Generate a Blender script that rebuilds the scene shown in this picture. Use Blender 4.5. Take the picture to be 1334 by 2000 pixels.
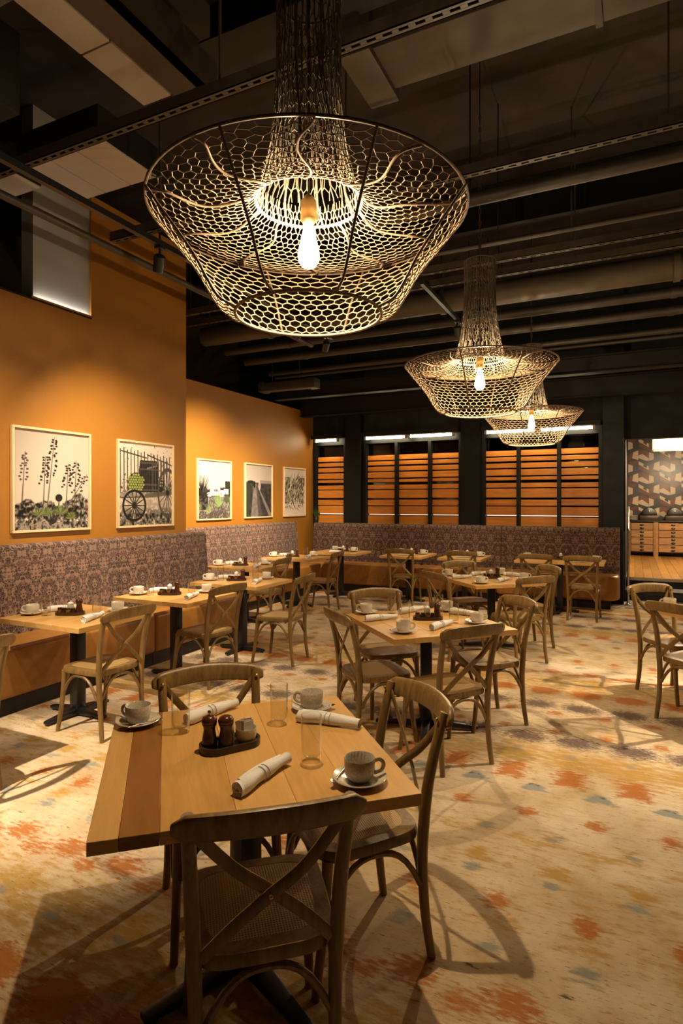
import bpy, bmesh, math, random
import numpy as np
from mathutils import Vector, Matrix
R = math.radians
PI = math.pi
rng = random.Random(7)
nrg = np.random.default_rng(11)
for o in list(bpy.data.objects):
    bpy.data.objects.remove(o, do_unlink=True)
scene = bpy.context.scene
C = scene.collection

# ------------------------------------------------------------------ camera, world, exposure
cd = bpy.data.cameras.new('camera')
cam = bpy.data.objects.new('camera', cd); C.objects.link(cam)
cam.location = (0, 0, 1.6); cam.rotation_euler = (R(90), 0, R(25.9))
cd.sensor_fit = 'VERTICAL'; cd.sensor_height = 36; cd.sensor_width = 24
cd.lens = 1170 / 2000 * 36; cd.shift_y = -0.01
cd.clip_start = 0.05; cd.clip_end = 60
scene.camera = cam
w = bpy.data.worlds.new('world'); scene.world = w; w.use_nodes = True
w.node_tree.nodes['Background'].inputs[0].default_value = (1.0, 0.72, 0.45, 1)
w.node_tree.nodes['Background'].inputs[1].default_value = 0.004
vs = scene.view_settings
vs.view_transform = 'Standard'; vs.look = 'None'; vs.gamma = 1; vs.use_curve_mapping = False
vs.exposure = 0.0
BULB_W = 265.0          # hanging lamps
SPOT_W = 1.7           # multiplier of the track heads

# ------------------------------------------------------------------ node materials
def new_mat(name):
    m = bpy.data.materials.new(name); m.use_nodes = True
    nt = m.node_tree
    b = nt.nodes['Principled BSDF']
    return m, nt, b
def N(nt, t, **kw):
    n = nt.nodes.new(t)
    for k, v in kw.items():
        if k.startswith('i_'):
            key = k[2:]
            n.inputs[int(key) if key.isdigit() else key].default_value = v
        else:
            setattr(n, k, v)
    return n
def L(nt, a, b): nt.links.new(a, b)
def rgba(c): return (c[0], c[1], c[2], 1)
def plain(name, col, rough=.6, metal=0, var=.12, scale=30, bump=0, stretch=None, spec=.5):
    m, nt, b = new_mat(name)
    tc = N(nt, 'ShaderNodeTexCoord'); src = tc.outputs['Object']
    if stretch:
        mp = N(nt, 'ShaderNodeMapping'); mp.inputs['Scale'].default_value = stretch
        L(nt, src, mp.inputs[0]); src = mp.outputs[0]
    nz = N(nt, 'ShaderNodeTexNoise'); nz.inputs['Scale'].default_value = scale; nz.inputs['Detail'].default_value = 4
    L(nt, src, nz.inputs['Vector'])
    r = N(nt, 'ShaderNodeValToRGB')
    r.color_ramp.elements[0].position = .3; r.color_ramp.elements[1].position = .7
    r.color_ramp.elements[0].color = rgba([c * (1 - var) for c in col])
    r.color_ramp.elements[1].color = rgba([min(1, c * (1 + var)) for c in col])
    L(nt, nz.outputs[0], r.inputs[0]); L(nt, r.outputs[0], b.inputs['Base Color'])
    b.inputs['Roughness'].default_value = rough; b.inputs['Metallic'].default_value = metal
    b.inputs['Specular IOR Level'].default_value = spec
    if bump:
        bp = N(nt, 'ShaderNodeBump'); bp.inputs['Strength'].default_value = bump; bp.inputs['Distance'].default_value = .004
        L(nt, nz.outputs[0], bp.inputs['Height']); L(nt, bp.outputs[0], b.inputs['Normal'])
    return m
def wood(name, c0, c1, rough=.45, axis=1, scale=1.0, obj_tint=.0):
    m, nt, b = new_mat(name)
    tc = N(nt, 'ShaderNodeTexCoord'); oi = N(nt, 'ShaderNodeObjectInfo')
    mp = N(nt, 'ShaderNodeMapping'); s = [14 * scale] * 3; s[axis] = 1.2 * scale; mp.inputs['Scale'].default_value = s
    cb = N(nt, 'ShaderNodeVectorMath', operation='SCALE'); L(nt, oi.outputs['Random'], cb.inputs['Scale']); cb.inputs[0].default_value = (17, 31, 5)
    ad = N(nt, 'ShaderNodeVectorMath', operation='ADD'); L(nt, tc.outputs['Object'], ad.inputs[0]); L(nt, cb.outputs[0], ad.inputs[1])
    L(nt, ad.outputs[0], mp.inputs[0])
    nz = N(nt, 'ShaderNodeTexNoise'); nz.inputs['Scale'].default_value = 1.6; nz.inputs['Detail'].default_value = 5; nz.inputs['Distortion'].default_value = 1.4
    L(nt, mp.outputs[0], nz.inputs['Vector'])
    n2 = N(nt, 'ShaderNodeTexNoise'); n2.inputs['Scale'].default_value = 9; n2.inputs['Detail'].default_value = 3
    L(nt, mp.outputs[0], n2.inputs['Vector'])
    mx = N(nt, 'ShaderNodeMix'); mx.inputs[0].default_value = .3; L(nt, nz.outputs[0], mx.inputs[2]); L(nt, n2.outputs[0], mx.inputs[3])
    r = N(nt, 'ShaderNodeValToRGB')
    r.color_ramp.elements[0].position = .33; r.color_ramp.elements[1].position = .66
    r.color_ramp.elements[0].color = rgba(c0); r.color_ramp.elements[1].color = rgba(c1)
    L(nt, mx.outputs[0], r.inputs[0])
    out = r.outputs[0]
    if obj_tint:
        hs = N(nt, 'ShaderNodeHueSaturation'); mr = N(nt, 'ShaderNodeMapRange')
        mr.inputs[3].default_value = 1 - obj_tint; mr.inputs[4].default_value = 1 + obj_tint
        L(nt, oi.outputs['Random'], mr.inputs[0]); L(nt, mr.outputs[0], hs.inputs['Value']); L(nt, out, hs.inputs['Color']); out = hs.outputs[0]
    L(nt, out, b.inputs['Base Color']); b.inputs['Roughness'].default_value = rough
    bp = N(nt, 'ShaderNodeBump'); bp.inputs['Strength'].default_value = .12; bp.inputs['Distance'].default_value = .002
    L(nt, n2.outputs[0], bp.inputs['Height']); L(nt, bp.outputs[0], b.inputs['Normal'])
    return m
def emit(name, col, strength):
    m, nt, b = new_mat(name)
    b.inputs['Base Color'].default_value = rgba(col); b.inputs['Emission Color'].default_value = rgba(col)
    b.inputs['Emission Strength'].default_value = strength
    return m
def glassy(name, tint=(.97, .97, .95), rough=.03, lo=.05, hi=.95):
    m, nt, b = new_mat(name); nt.nodes.remove(b)
    out = nt.nodes['Material Output']
    t = N(nt, 'ShaderNodeBsdfTransparent'); t.inputs[0].default_value = rgba(tint)
    g = N(nt, 'ShaderNodeBsdfGlossy'); g.inputs['Roughness'].default_value = rough
    fr = N(nt, 'ShaderNodeLayerWeight'); fr.inputs[0].default_value = .35
    mr = N(nt, 'ShaderNodeMapRange'); mr.inputs[3].default_value = lo; mr.inputs[4].default_value = hi
    L(nt, fr.outputs['Facing'], mr.inputs[0]); mr.inputs[1].default_value = .30
    mx = N(nt, 'ShaderNodeMixShader'); L(nt, mr.outputs[0], mx.inputs[0]); L(nt, t.outputs[0], mx.inputs[1]); L(nt, g.outputs[0], mx.inputs[2])
    L(nt, mx.outputs[0], out.inputs[0])
    return m
def attr_mat(name, attr, rough=.7):
    m, nt, b = new_mat(name)
    a = N(nt, 'ShaderNodeAttribute'); a.attribute_name = attr
    L(nt, a.outputs['Color'], b.inputs['Base Color']); b.inputs['Roughness'].default_value = rough
    b.inputs['Specular IOR Level'].default_value = .25
    return m

M = {}
M['paint'] = plain('mustard_paint', (.32, .132, .0115), .55, var=.06, scale=140, bump=.15)
M['dark_wall'] = plain('dark_teal_plaster', (.008, .010, .010), .8, var=.5, scale=6, bump=.2)
M['dark_panel'] = plain('charcoal_panel', (.30, .295, .28), .55, var=.08, scale=3)
M['brown_wall'] = plain('dark_brown_paint', (.05, .03, .018), .7)
M['ceil'] = plain('dark_ceiling', (.020, .014, .0095), .85, var=.4, scale=2.5, bump=.3)
M['beam'] = plain('dark_beam_paint', (.010, .008, .006), .6, var=.2, spec=.3)
M['strut'] = plain('brown_strut_paint', (.045, .032, .021), .5, var=.15)
M['pipe'] = plain('brown_pipe_paint', (.030, .022, .014), .55, var=.15)
M['duct'] = plain('tan_duct_paint', (.058, .042, .026), .6, var=.12, scale=4)
M['panel_white'] = plain('off_white_panel', (.36, .32, .27), .6, var=.06, scale=3)
M['foil'] = plain('speckled_insulation', (.16, .13, .10), .8, var=.6, scale=90, bump=.4)
M['black'] = plain('black_steel', (.012, .012, .013), .35, var=.2)
M['frame_black'] = plain('window_steel', (.006, .0065, .006), .5, var=.3, spec=.25)
M['chrome'] = plain('brushed_steel', (.55, .53, .5), .25, metal=1, var=.05)
M['brass'] = plain('brass', (.6, .42, .18), .3, metal=1, var=.05)
M['chair'] = wood('weathered_oak', (.12, .068, .020), (.26, .158, .052), .40, axis=2, scale=1.2, obj_tint=.12)
M['table'] = wood('honey_maple', (.50, .27, .075), (.63, .365, .115), .33, axis=1, obj_tint=.10)
M['table_pale'] = wood('pale_maple', (.54, .31, .10), (.64, .38, .135), .33, axis=1, obj_tint=.06)
M['table_dark'] = wood('walnut_toned_maple', (.19, .078, .014), (.28, .12, .026), .33, axis=1)
M['slat'] = wood('orange_stained_pine', (.52, .17, .018), (.74, .28, .032), .5, axis=0, scale=.8, obj_tint=.1)
M['leather'] = plain('caramel_leather', (.33, .145, .03), .38, var=.12, scale=18, bump=.12)
M['kick'] = plain('black_plinth', (.014, .011, .009), .6)
M['ceramic'] = plain('off_white_ceramic', (.66, .60, .50), .16, var=.04, scale=20)
M['stoneware'] = plain('grey_stoneware', (.50, .45, .37), .2, var=.2, scale=160)
M['linen'] = plain('white_linen', (.70, .68, .66), .85, var=.05, scale=200, bump=.3)
M['linen_stripe'] = plain('grey_linen_stripe', (.45, .44, .43), .85, var=.05)
M['tray'] = wood('dark_tray_wood', (.022, .011, .006), (.05, .026, .013), .4, axis=0)
M['mill'] = wood('mahogany_mill', (.045, .012, .005), (.09, .028, .010), .22, axis=2)
M['sachet'] = plain('brown_paper_sachet', (.42, .25, .11), .7)
M['sachet_w'] = plain('white_paper_sachet', (.75, .72, .68), .7)
M['amber'] = plain('amber_jam', (.22, .07, .01), .12, var=.5, scale=25)
M['jam_dark'] = plain('dark_jam', (.05, .012, .008), .12, var=.4, scale=25)
M['lid'] = plain('dark_jar_lid', (.03, .022, .012), .3, metal=.6)
M['white_lid'] = plain('white_plastic', (.75, .73, .70), .4, var=.03)
M['frame_wood'] = wood('pale_ash_frame', (.62, .44, .25), (.74, .55, .34), .5, axis=2)
M['print'] = attr_mat('photo_print', 'print_color')
M['rope'] = plain('hemp_net_cord', (.22, .155, .098), .85, var=.25, scale=60)
M['rope_grey'] = plain('grey_hemp_cord', (.14, .115, .085), .85, var=.3, scale=60)
M['wire'] = plain('dark_bronze_wire', (.075, .05, .027), .5, var=.2)
M['glass'] = glassy('clear_glass')
M['pane'] = glassy('dark_window_pane', tint=(.35, .36, .37), lo=.04, hi=.5)
M['night'] = plain('night_backdrop', (.006, .006, .007), .9)
M['tube'] = emit('fluorescent_tube', (1.0, .82, .52), 55.0)
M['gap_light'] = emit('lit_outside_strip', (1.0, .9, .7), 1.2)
M['ledge'] = emit('added_ledge_strip', (1.0, .93, .8), 70.0)  # added glowing strip, brightens the foot of the grey panel
M['lens'] = emit('spot_lens', (1.0, .83, .58), 25.0)
M['floorwood'] = wood('oak_plank', (.30, .135, .03), (.48, .24, .06), .32, axis=1, obj_tint=.28)
M['cabinet'] = wood('rustic_cabinet_wood', (.22, .10, .03), (.40, .21, .075), .5, axis=0, obj_tint=.15)
M['t_cream'] = plain('cream_tile', (.62, .48, .33), .3, var=.05)
M['t_brown'] = plain('russet_tile', (.16, .050, .032), .3, var=.1)
M['t_dark'] = plain('slate_tile', (.045, .045, .052), .3, var=.1)
M['leaf'] = plain('dark_green_leaf', (.03, .07, .02), .5, var=.3)
M['pot'] = plain('dark_ceramic_pot', (.02, .018, .015), .4)

def mk_shade_panel():
    return emit('woven_lamp_panel', (1.0, .76, .44), 4.0)
M['shade_panel'] = mk_shade_panel()

def mk_cane():
    m, nt, b = new_mat('woven_cane')
    tc = N(nt, 'ShaderNodeTexCoord')
    w1 = N(nt, 'ShaderNodeTexWave', bands_direction='X'); w1.inputs['Scale'].default_value = 40
    w2 = N(nt, 'ShaderNodeTexWave', bands_direction='Y'); w2.inputs['Scale'].default_value = 40
    for q in (w1, w2): L(nt, tc.outputs['Object'], q.inputs['Vector'])
    mu = N(nt, 'ShaderNodeMath', operation='MULTIPLY'); L(nt, w1.outputs['Fac'], mu.inputs[0]); L(nt, w2.outputs['Fac'], mu.inputs[1])
    r = N(nt, 'ShaderNodeValToRGB'); r.color_ramp.elements[0].color = (.42, .27, .10, 1); r.color_ramp.elements[1].color = (.11, .062, .022, 1)
    r.color_ramp.elements[0].position = .15; r.color_ramp.elements[1].position = .85
    L(nt, mu.outputs[0], r.inputs[0]); L(nt, r.outputs[0], b.inputs['Base Color']); b.inputs['Roughness'].default_value = .5
    bp = N(nt, 'ShaderNodeBump'); bp.inputs['Strength'].default_value = .5; bp.inputs['Distance'].default_value = .002; bp.invert = True
    L(nt, mu.outputs[0], bp.inputs['Height']); L(nt, bp.outputs[0], b.inputs['Normal'])
    return m
M['cane'] = mk_cane()

def mk_fabric():
    m, nt, b = new_mat('ogee_tapestry')
    tc = N(nt, 'ShaderNodeTexCoord'); sp = N(nt, 'ShaderNodeSeparateXYZ')
    L(nt, tc.outputs['Object'], sp.inputs[0])
    def math_(op, a, c=None, d=None):
        n = N(nt, 'ShaderNodeMath', operation=op)
        for i, v in enumerate((a, c, d)):
            if v is None: continue
            if isinstance(v, (int, float)): n.inputs[i].default_value = v
            else: L(nt, v, n.inputs[i])
        return n.outputs[0]
    px = math_('PINGPONG', sp.outputs['X'], .125)
    row = math_('PINGPONG', sp.outputs['Z'], .29)
    cv = N(nt, 'ShaderNodeCombineXYZ'); L(nt, px, cv.inputs[0]); L(nt, row, cv.inputs[1])
    vo = N(nt, 'ShaderNodeTexVoronoi', feature='DISTANCE_TO_EDGE'); vo.inputs['Scale'].default_value = 44; L(nt, cv.outputs[0], vo.inputs['Vector'])
    nz = N(nt, 'ShaderNodeTexNoise'); nz.inputs['Scale'].default_value = 26; nz.inputs['Detail'].default_value = 3; L(nt, cv.outputs[0], nz.inputs['Vector'])
    A = math_('ADD', math_('COSINE', math_('MULTIPLY', sp.outputs['X'], 2 * PI / .25)), math_('COSINE', math_('MULTIPLY', sp.outputs['Z'], 2 * PI / .33)))
    ph = math_('ADD', math_('MULTIPLY', A, 3.4), math_('MULTIPLY', nz.outputs[0], 17.0))
    s = math_('SINE', ph)
    l1 = N(nt, 'ShaderNodeMapRange', interpolation_type='SMOOTHSTEP'); l1.inputs[1].default_value = .25; l1.inputs[2].default_value = .85; L(nt, s, l1.inputs[0])
    l2 = N(nt, 'ShaderNodeMapRange', interpolation_type='SMOOTHSTEP'); l2.inputs[1].default_value = .12; l2.inputs[2].default_value = .03; L(nt, vo.outputs['Distance'], l2.inputs[0])
    fac = math_('MAXIMUM', math_('MULTIPLY', l1.outputs[0], .9), math_('MULTIPLY', l2.outputs[0], .55))
    n3 = N(nt, 'ShaderNodeTexNoise'); n3.inputs['Scale'].default_value = 120; L(nt, tc.outputs['Object'], n3.inputs['Vector'])
    fac = math_('MULTIPLY', fac, math_('ADD', math_('MULTIPLY', n3.outputs[0], .9), .45))
    n4 = N(nt, 'ShaderNodeTexNoise'); n4.inputs['Scale'].default_value = 9; L(nt, cv.outputs[0], n4.inputs['Vector'])
    dk = N(nt, 'ShaderNodeMix', data_type='RGBA'); dk.inputs[6].default_value = (.030, .013, .010, 1); dk.inputs[7].default_value = (.085, .028, .026, 1)
    gt = N(nt, 'ShaderNodeMapRange'); gt.inputs[1].default_value = .48; gt.inputs[2].default_value = .6; L(nt, n4.outputs[0], gt.inputs[0]); L(nt, gt.outputs[0], dk.inputs[0])
    mx = N(nt, 'ShaderNodeMix', data_type='RGBA'); L(nt, dk.outputs[2], mx.inputs[6]); mx.inputs[7].default_value = (.25, .152, .108, 1)
    L(nt, fac, mx.inputs[0]); L(nt, mx.outputs[2], b.inputs['Base Color']); b.inputs['Roughness'].default_value = .9
    b.inputs['Sheen Weight'].default_value = .1
    return m
M['fabric'] = mk_fabric()

def mk_carpet():
    m, nt, b = new_mat('ikat_carpet')
    tc = N(nt, 'ShaderNodeTexCoord')
    a1 = N(nt, 'ShaderNodeAttribute'); a1.attribute_name = 'mask_warm'
    a2 = N(nt, 'ShaderNodeAttribute'); a2.attribute_name = 'mask_cool'
    s1 = N(nt, 'ShaderNodeSeparateColor'); L(nt, a1.outputs['Color'], s1.inputs[0])
    s2 = N(nt, 'ShaderNodeSeparateColor'); L(nt, a2.outputs['Color'], s2.inputs[0])
    mp = N(nt, 'ShaderNodeMapping'); mp.inputs['Scale'].default_value = (1, 3.2, 1); L(nt, tc.outputs['Object'], mp.inputs[0])
    def noise(scale, det, vec):
        n = N(nt, 'ShaderNodeTexNoise'); n.inputs['Scale'].default_value = scale; n.inputs['Detail'].default_value = det; n.inputs['Roughness'].default_value = .65
        L(nt, vec, n.inputs['Vector']); return n.outputs[0]
    nA = noise(9, 6, mp.outputs[0]); nB = noise(17, 8, mp.outputs[0]); nC = noise(2.2, 5, tc.outputs['Object'])
    mp3 = N(nt, 'ShaderNodeMapping'); mp3.inputs['Scale'].default_value = (1, 7, 1); L(nt, tc.outputs['Object'], mp3.inputs[0])
    nS = noise(22, 5, mp3.outputs[0])
    nF = noise(350, 2, tc.outputs['Object'])
    def fac(mask, nz, amp, lo, hi):
        mu = N(nt, 'ShaderNodeMath', operation='MULTIPLY_ADD'); L(nt, nz, mu.inputs[0]); mu.inputs[1].default_value = amp; mu.inputs[2].default_value = -amp / 2
        ad = N(nt, 'ShaderNodeMath', operation='ADD'); L(nt, mu.outputs[0], ad.inputs[0]); L(nt, mask, ad.inputs[1])
        mr = N(nt, 'ShaderNodeMapRange', interpolation_type='SMOOTHSTEP'); mr.inputs[1].default_value = lo; mr.inputs[2].default_value = hi
        L(nt, ad.outputs[0], mr.inputs[0]); return mr.outputs[0]
    def over(base, col, f, amt):
        mu = N(nt, 'ShaderNodeMath', operation='MULTIPLY'); L(nt, f, mu.inputs[0]); mu.inputs[1].default_value = amt
        x = N(nt, 'ShaderNodeMix', data_type='RGBA'); L(nt, mu.outputs[0], x.inputs[0]); L(nt, base, x.inputs[6]); x.inputs[7].default_value = rgba(col); return x.outputs[2]
    rp = N(nt, 'ShaderNodeValToRGB'); rp.color_ramp.elements[0].position = .35; rp.color_ramp.elements[1].position = .62
    rp.color_ramp.elements[0].color = (.50, .37, .22, 1); rp.color_ramp.elements[1].color = (.70, .58, .42, 1)
    L(nt, nC, rp.inputs[0]); c = rp.outputs[0]
    c = over(c, (.45, .26, .045), fac(s1.outputs[1], nA, 3.2, .16, 1.05), .85)
    c = over(c, (.42, .135, .018), fac(s1.outputs[0], nB, 3.4, .22, 1.0), .88)
    c = over(c, (.27, .29, .27), fac(s2.outputs[0], nA, 2.8, .30, 1.0), .9)
    c = over(c, (.105, .065, .065), fac(s1.outputs[2], nS, 4.6, .48, .78), .88)
    c = over(c, (.055, .04, .038), fac(s2.outputs[1], nB, 3.0, .6, .95), .85)
    x = N(nt, 'ShaderNodeMix', data_type='RGBA', blend_type='MULTIPLY'); x.inputs[0].default_value = .55
    L(nt, c, x.inputs[6])
    g = N(nt, 'ShaderNodeMapRange'); g.inputs[1].default_value = .3; g.inputs[2].default_value = .7; g.inputs[3].default_value = .72; g.inputs[4].default_value = 1.12
    L(nt, nF, g.inputs[0]); L(nt, g.outputs[0], x.inputs[7])
    L(nt, x.outputs[2], b.inputs['Base Color']); b.inputs['Roughness'].default_value = .95; b.inputs['Specular IOR Level'].default_value = .1
    bp = N(nt, 'ShaderNodeBump'); bp.inputs['Strength'].default_value = .4; bp.inputs['Distance'].default_value = .004
    L(nt, nF, bp.inputs['Height']); L(nt, bp.outputs[0], b.inputs['Normal'])
    return m
M['carpet'] = mk_carpet()

def mk_lattice():
    m, nt, b = new_mat('lattice_carpet')
    tc = N(nt, 'ShaderNodeTexCoord')
    mp = N(nt, 'ShaderNodeMapping'); mp.inputs['Rotation'].default_value = (0, 0, R(45)); L(nt, tc.outputs['Object'], mp.inputs[0])
    br = N(nt, 'ShaderNodeTexBrick'); br.offset = 0; br.inputs['Scale'].default_value = 4.2
    br.inputs['Color1'].default_value = (.40, .33, .25, 1); br.inputs['Color2'].default_value = (.36, .29, .22, 1); br.inputs['Mortar'].default_value = (.04, .03, .03, 1)
    br.inputs['Mortar Size'].default_value = .05; br.inputs['Brick Width'].default_value = .5; br.inputs['Row Height'].default_value = .5
    L(nt, mp.outputs[0], br.inputs['Vector']); L(nt, br.outputs['Color'], b.inputs['Base Color']); b.inputs['Roughness'].default_value = .95
    return m
M['lattice'] = mk_lattice()

def mk_bulb():
    m, nt, b = new_mat('warm_bulb_glass'); nt.nodes.remove(b)
    t = N(nt, 'ShaderNodeBsdfTransparent'); e = N(nt, 'ShaderNodeEmission')
    e.inputs[0].default_value = (1, .70, .36, 1); e.inputs[1].default_value = 30.0
    mx = N(nt, 'ShaderNodeMixShader'); mx.inputs[0].default_value = .6
    L(nt, t.outputs[0], mx.inputs[1]); L(nt, e.outputs[0], mx.inputs[2]); L(nt, mx.outputs[0], nt.nodes['Material Output'].inputs[0])
    return m
M['bulb'] = mk_bulb()
M['filament'] = emit('glowing_filament', (1, .8, .5), 60.0)

# ------------------------------------------------------------------ mesh helpers
class MB:
    def __init__(s): s.v = []; s.f = []; s.m = []
    def add(s, vs, fs, mi=0):
        o = len(s.v); s.v += [tuple(p) for p in vs]; s.f += [tuple(i + o for i in f) for f in fs]; s.m += [mi] * len(fs); return s
    def box(s, x0, x1, y0, y1, z0, z1, mi=0):
        return s.add([(x0,y0,z0),(x1,y0,z0),(x1,y1,z0),(x0,y1,z0),(x0,y0,z1),(x1,y0,z1),(x1,y1,z1),(x0,y1,z1)],
                     [(3,2,1,0),(4,5,6,7),(0,1,5,4),(1,2,6,5),(2,3,7,6),(3,0,4,7)], mi)
    def tube(s, pts, rad, n=8, closed=False, cap=True, mi=0, sx=1.0, sy=1.0, up=None):
        pts = [Vector(p) for p in pts]; k = len(pts)
        if not hasattr(rad, '__len__'): rad = [rad] * k
        vs, fs = [], []; prev = None
        for i, p in enumerate(pts):
            if closed: t = pts[(i + 1) % k] - pts[i - 1]
            else: t = pts[min(i + 1, k - 1)] - pts[max(i - 1, 0)]
            t.normalize()
            if up is not None: a = Vector(up)
            elif prev is None: a = Vector((0, 0, 1)) if abs(t.z) < .9 else Vector((1, 0, 0))
            else: a = prev
            b1 = (a - t * a.dot(t)).normalized(); prev = b1; b2 = t.cross(b1)
            for j in range(n):
                q = 2 * PI * (j + .5) / n
                vs.append(p + b1 * math.cos(q) * rad[i] * sx + b2 * math.sin(q) * rad[i] * sy)
        for i in range(k if closed else k - 1):
            for j in range(n):
                a = i * n; b = ((i + 1) % k) * n
                fs.append((a + j, a + (j + 1) % n, b + (j + 1) % n, b + j))
        if cap and not closed:
            fs.append(tuple(range(n))[::-1]); fs.append(tuple((k - 1) * n + j for j in range(n)))
        return s.add(vs, fs, mi)
    def lathe(s, prof, n=24, mi=0, c=(0, 0, 0), sx=1, sy=1):
        vs, fs = [], []; k = len(prof)
        for r, z in prof:
            for j in range(n):
                a = 2 * PI * j / n; vs.append((c[0] + r * math.cos(a) * sx, c[1] + r * math.sin(a) * sy, c[2] + z))
        for i in range(k - 1):
            for j in range(n):
                fs.append((i * n + j, i * n + (j + 1) % n, (i + 1) * n + (j + 1) % n, (i + 1) * n + j))
        if prof[0][0] > 1e-6: fs.append(tuple(range(n))[::-1])
        if prof[-1][0] > 1e-6: fs.append(tuple((k - 1) * n + j for j in range(n)))
        return s.add(vs, fs, mi)
    def prism(s, out, z0, z1, mi=0):
        n = len(out)
        return s.add([(x, y, z0) for x, y in out] + [(x, y, z1) for x, y in out],
                     [tuple(range(n))[::-1], tuple(range(n, 2 * n))] + [(i, (i + 1) % n, (i + 1) % n + n, i + n) for i in range(n)], mi)
    def mesh(s, name, mats, smooth=True, bevel=0, seg=2, angle=40):
        me = bpy.data.meshes.new(name); me.from_pydata(s.v, [], s.f)
        for m in (mats if isinstance(mats, (list, tuple)) else [mats]): me.materials.append(M[m] if isinstance(m, str) else m)
        if any(s.m): me.polygons.foreach_set('material_index', s.m)
        if bevel:
            bm = bmesh.new(); bm.from_mesh(me)
            bmesh.ops.bevel(bm, geom=[e for e in bm.edges if len(e.link_faces) == 2 and e.calc_face_angle(0) > .5], offset=bevel, segments=seg, affect='EDGES', profile=.5)
            bm.to_mesh(me); bm.free()
        if smooth:
            me.polygons.foreach_set('use_smooth', [True] * len(me.polygons)); me.set_sharp_from_angle(angle=R(angle))
        me.update(); return me
    def build(s, name, mats, parent=None, loc=None, rot=None, **kw):
        return place(name, s.mesh(name, mats, **kw), parent, loc, rot)
def place(name, me, parent=None, loc=None, rot=None):
    o = bpy.data.objects.new(name, me); C.objects.link(o)
    if parent: o.parent = parent
    if loc: o.location = loc
    if rot: o.rotation_euler = rot if hasattr(rot, '__len__') else (0, 0, rot)
    return o
def tag(o, label=None, cat=None, group=None, kind=None):
    if label: o['label'] = label
    if cat: o['category'] = cat
    if group: o['group'] = group
    if kind: o['kind'] = kind
    return o
def thing(name, label, cat, loc=(0, 0, 0), rz=0, group=None):
    o = bpy.data.objects.new(name, None); C.objects.link(o); o.empty_display_size = .1
    o.location = loc; o.rotation_euler = (0, 0, rz)
    return tag(o, label, cat, group)
def copy_tree(o, parent=None):
    c = o.copy(); C.objects.link(c)
    if parent: c.parent = parent
    for ch in list(o.children): copy_tree(ch, c)
    return c
class Proto:
    """first use moves the built thing itself, later uses copy it and its parts"""
    def __init__(s, root): s.root = root; s.used = False
    def put(s, loc, rz, label, group=None):
        o = copy_tree(s.root) if s.used else s.root
        s.used = True
        o.location = loc; o.rotation_euler = (0, 0, rz); o['label'] = label
        if group: o['group'] = group
        elif 'group' in o: del o['group']
        return o
def struct(name, mb, mats, **kw): return tag(mb.build(name, mats, **kw), kind='structure')
def sroot(name, loc=(0, 0, 0), rz=0):
    o = bpy.data.objects.new(name, None); C.objects.link(o); o.location = loc; o.rotation_euler = (0, 0, rz); o['kind'] = 'structure'; return o
def rrect(w, d, r, n=5, cx=0, cy=0):
    out = []
    for sx, sy, a0 in ((1, 1, 0), (-1, 1, 90), (-1, -1, 180), (1, -1, 270)):
        for i in range(n + 1):
            a = R(a0 + 90 * i / n); out.append((cx + sx * (w / 2 - r) + r * math.cos(a), cy + sy * (d / 2 - r) + r * math.sin(a)))
    return out
def bez(p0, p1, p2, n=8): return [tuple(((1-t)**2*a + 2*t*(1-t)*b + t*t*c) for a, b, c in zip(p0, p1, p2)) for t in [i / n for i in range(n + 1)]]
def spline(pts, n=6):
    P = [Vector(p) for p in pts]; P = [2 * P[0] - P[1]] + P + [2 * P[-1] - P[-2]]; out = []
    for i in range(1, len(P) - 2):
        for k in range(n):
            t = k / n; a, b, c, d = P[i-1:i+3]
            out.append(.5 * ((2*b) + (c-a)*t + (2*a-5*b+4*c-d)*t*t + (3*b-a-3*c+d)*t**3))
    out.append(P[-2]); return out
def spot(name, loc, target, power, size, blend=.5, col=(1, .79, .54), radius=.03, parent=None):
    l = bpy.data.lights.new(name, 'SPOT'); l.energy = power * SPOT_W; l.spot_size = R(size); l.spot_blend = blend; l.color = col; l.shadow_soft_size = radius
    o = bpy.data.objects.new(name, l); C.objects.link(o); o.location = loc
    o.rotation_euler = (Vector(target) - Vector(loc)).to_track_quat('-Z', 'Y').to_euler()
    if parent: o.parent = parent; o.matrix_parent_inverse = parent.matrix_basis.inverted()
    return o

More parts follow.
